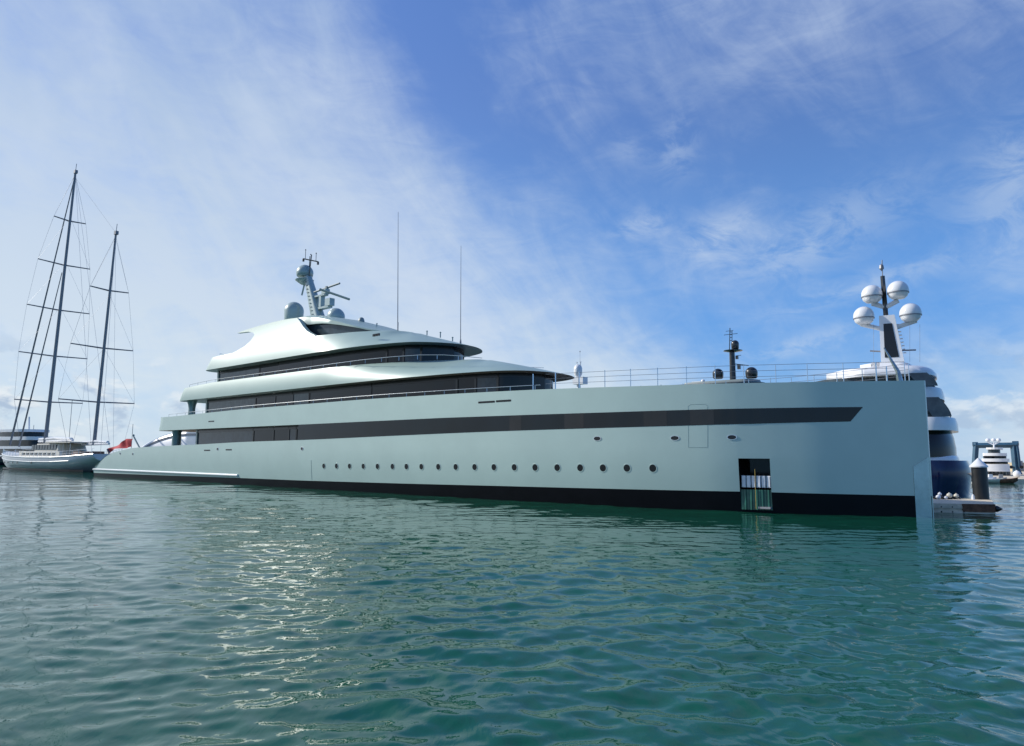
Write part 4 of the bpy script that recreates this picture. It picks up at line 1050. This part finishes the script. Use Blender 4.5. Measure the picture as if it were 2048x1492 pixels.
def fbox(name, px0, px1, py0, py1, mm, dy0=0.0, dy=8.0):
    (x0, z1), (x1, z0) = fp(px0, py0), fp(px1, py1); m = MB()
    P = [(x0, 0), (x0 + (x1 - x0) * .06, -.35), (x0 + (x1 - x0) * .3, -.7), ((x0 + x1) / 2, -.8), (x0 + (x1 - x0) * .7, -.7), (x0 + (x1 - x0) * .94, -.35), (x1, 0), (x1, dy), (x0, dy)]
    m.prism([(x, y + dy0, z0) for x, y in P], (0, 0, z1 - z0)); return m.build(name, M[mm], fy, 20)
fbox('hull', 1958, 2022, 943, 962, 'glass_grey', .6); fbox('deck_slab', 1960, 2020, 928, 943, 'white'); fbox('window_wall', 1964, 2016, 923, 928, 'glass', .8)
fbox('deck_slab', 1963, 2019, 917, 923.5, 'white'); fbox('window_wall', 1966, 2013, 911.5, 917, 'glass', .8); fbox('deck_slab', 1965, 2014, 906, 912, 'white')
fbox('upper_lounge', 1975, 2001, 899, 906, 'glass_grey', 1); fbox('hardtop', 1972, 2006, 895, 899, 'white')
for px_0 in (1971, 1978, 1985, 1992, 1999, 2006, 2013): fbox('stern_pillar', px_0 - .6, px_0 + .6, 943, 957, 'white', -.4, .2)
a_, b_ = fp(1988, 896), fp(1988, 884); m = MB(); m.tube([(a_[0], 2, a_[1]), (b_[0], 2, b_[1])], .15, 6); c_, d_ = fp(1975, 883), fp(1999, 883); m.tube([(c_[0], 2, c_[1]), (a_[0], 2, c_[1] - .5), (d_[0], 2, d_[1])], .14, 6); m.build('mast', M['white'], fy)
for px_0 in (1975.5, 1987, 1997): q = fp(px_0, 880); m = MB(); m.lathe((q[0], 2, q[1]), dome_prof(.36, .2), 14); m.build('radome', M['white'], fy, 60)
tl = empty('travel_lift', (pix(1985, 960, 132).x, 132, .5)); tl.rotation_euler = (0, 0, -FA); tag(tl, 'large blue steel boat lift gantry at the far right', 'boat lift')
def tp(px, py): p = pix(px, py, 132); return (p.x - tl.location.x) * math.cos(FA), p.z - .5
def tbeam(name, a, b, w, y0=0, mm='blue'):
    m = MB(); A_, B_ = tp(*a), tp(*b); m.tube([(A_[0], y0, A_[1]), (B_[0], y0, B_[1])], w, 4); return m.build(name, M[mm], tl)
tbeam('cross_beam', (1946, 890), (2034, 890), .42); tbeam('cross_beam', (1946, 890), (2034, 890), .42, 9)
for y0 in (0, 9):
    tbeam('leg', (1951, 886), (1946, 960), .42, y0); tbeam('leg', (2026, 888), (2033, 962), .36, y0); tbeam('leg', (2032, 888), (2038, 934), .30, y0)
tbeam('side_beam', (2024, 887), (2037, 887), .42, 1); tbeam('side_beam', (1944, 888), (1956, 888), .42, 1)
tbeam('sling_strut', (2036, 934), (2022, 957), .22); tbeam('sling_strut', (2034, 934), (2046, 957), .22)
for x in (2022, 2042): q = tp(x, 934); m = MB(); m.lathe((q[0], -.4, q[1]), [(0, 0), (.3, 0), (.3, .3), (0, .3)], 14, axis=(0, 1, 0)); m.build('winch_drum', M['black'], tl)
m = MB(); b0 = pix(2028, 955, 170); b1 = pix(2150, 926, 170); m.box(((b0.x + b1.x) / 2, 175, (.5 + b1.z) / 2), (b1.x - b0.x, 10, b1.z - .5)); wh = m.build('warehouse', M['tan']); tag(wh, 'low tan warehouse wall behind the boat lift, cut off by the right edge', 'building')
wh['label'] = 'low tan warehouse behind the boat lift, cut off by the right edge'
for i in range(4):
    m = MB(); x = b0.x + 1.5 + i * 3.2; m.box((x, 169.96, 1.9), (1.6, .1, 2.2)); m.build('door', M['grey'], wh)
p = pix(2034, 951, 104); m = MB(); r = .5; m.lathe((0, 0, 0), [(0, -r)] + [(r * math.cos(a), r * math.sin(a)) for a in frange(-math.pi / 2, math.pi / 2, 10)[1:-1]] + [(0, r)], 18); m.tube([(0, 0, r * .95), (0, 0, r * 1.15)], .1, 8)
o = m.build('buoy', M['white'], None, 60); o.location = (p.x, 104, 1.0); tag(o, 'big round white buoy on the far quay under the lift leg', 'buoy')
# small boats along the far quay
for i, (px_0, lab, mm) in enumerate(((1966, 'small white skiff with grey console moored beside the black pile, far right', 'white'), (1985, 'cream tender moored in front of the stern-on yacht', 'cream'), (2006, 'dark red inflatable boat moored at the far quay edge', 'rust'))):
    Yd = 93.5 - i * .3; p = pix(px_0, 960, Yd)
    o = empty('tender', (p.x, Yd, 0), R(170 - 8 * i)); tag(o, lab, 'small boat')
    hull_loft([(-1.6, .05, .75, .35), (-.9, .5, .6, -.1), (.4, .65, .5, -.15), (1.4, .6, .5, -.1)]).build('hull', M[mm], o, 50)
    m = MB(); m.box((.2, 0, .85), (.5, .5, .6), taper=.8); m.build('console', M['grey' if i != 1 else 'white'], o)
    m = MB(); m.box((1.5, 0, .55), (.25, .3, .6), taper=.7); m.build('outboard_motor', M['black'], o)
# low shore and trees on the far side, left
m = MB(); m.prism([(-420, 520, -1), (-60, 640, -1), (-60, 900, -1), (-620, 900, -1)], (0, 0, 2.2)); tag(m.build('shore', M['foliage']), kind='structure')
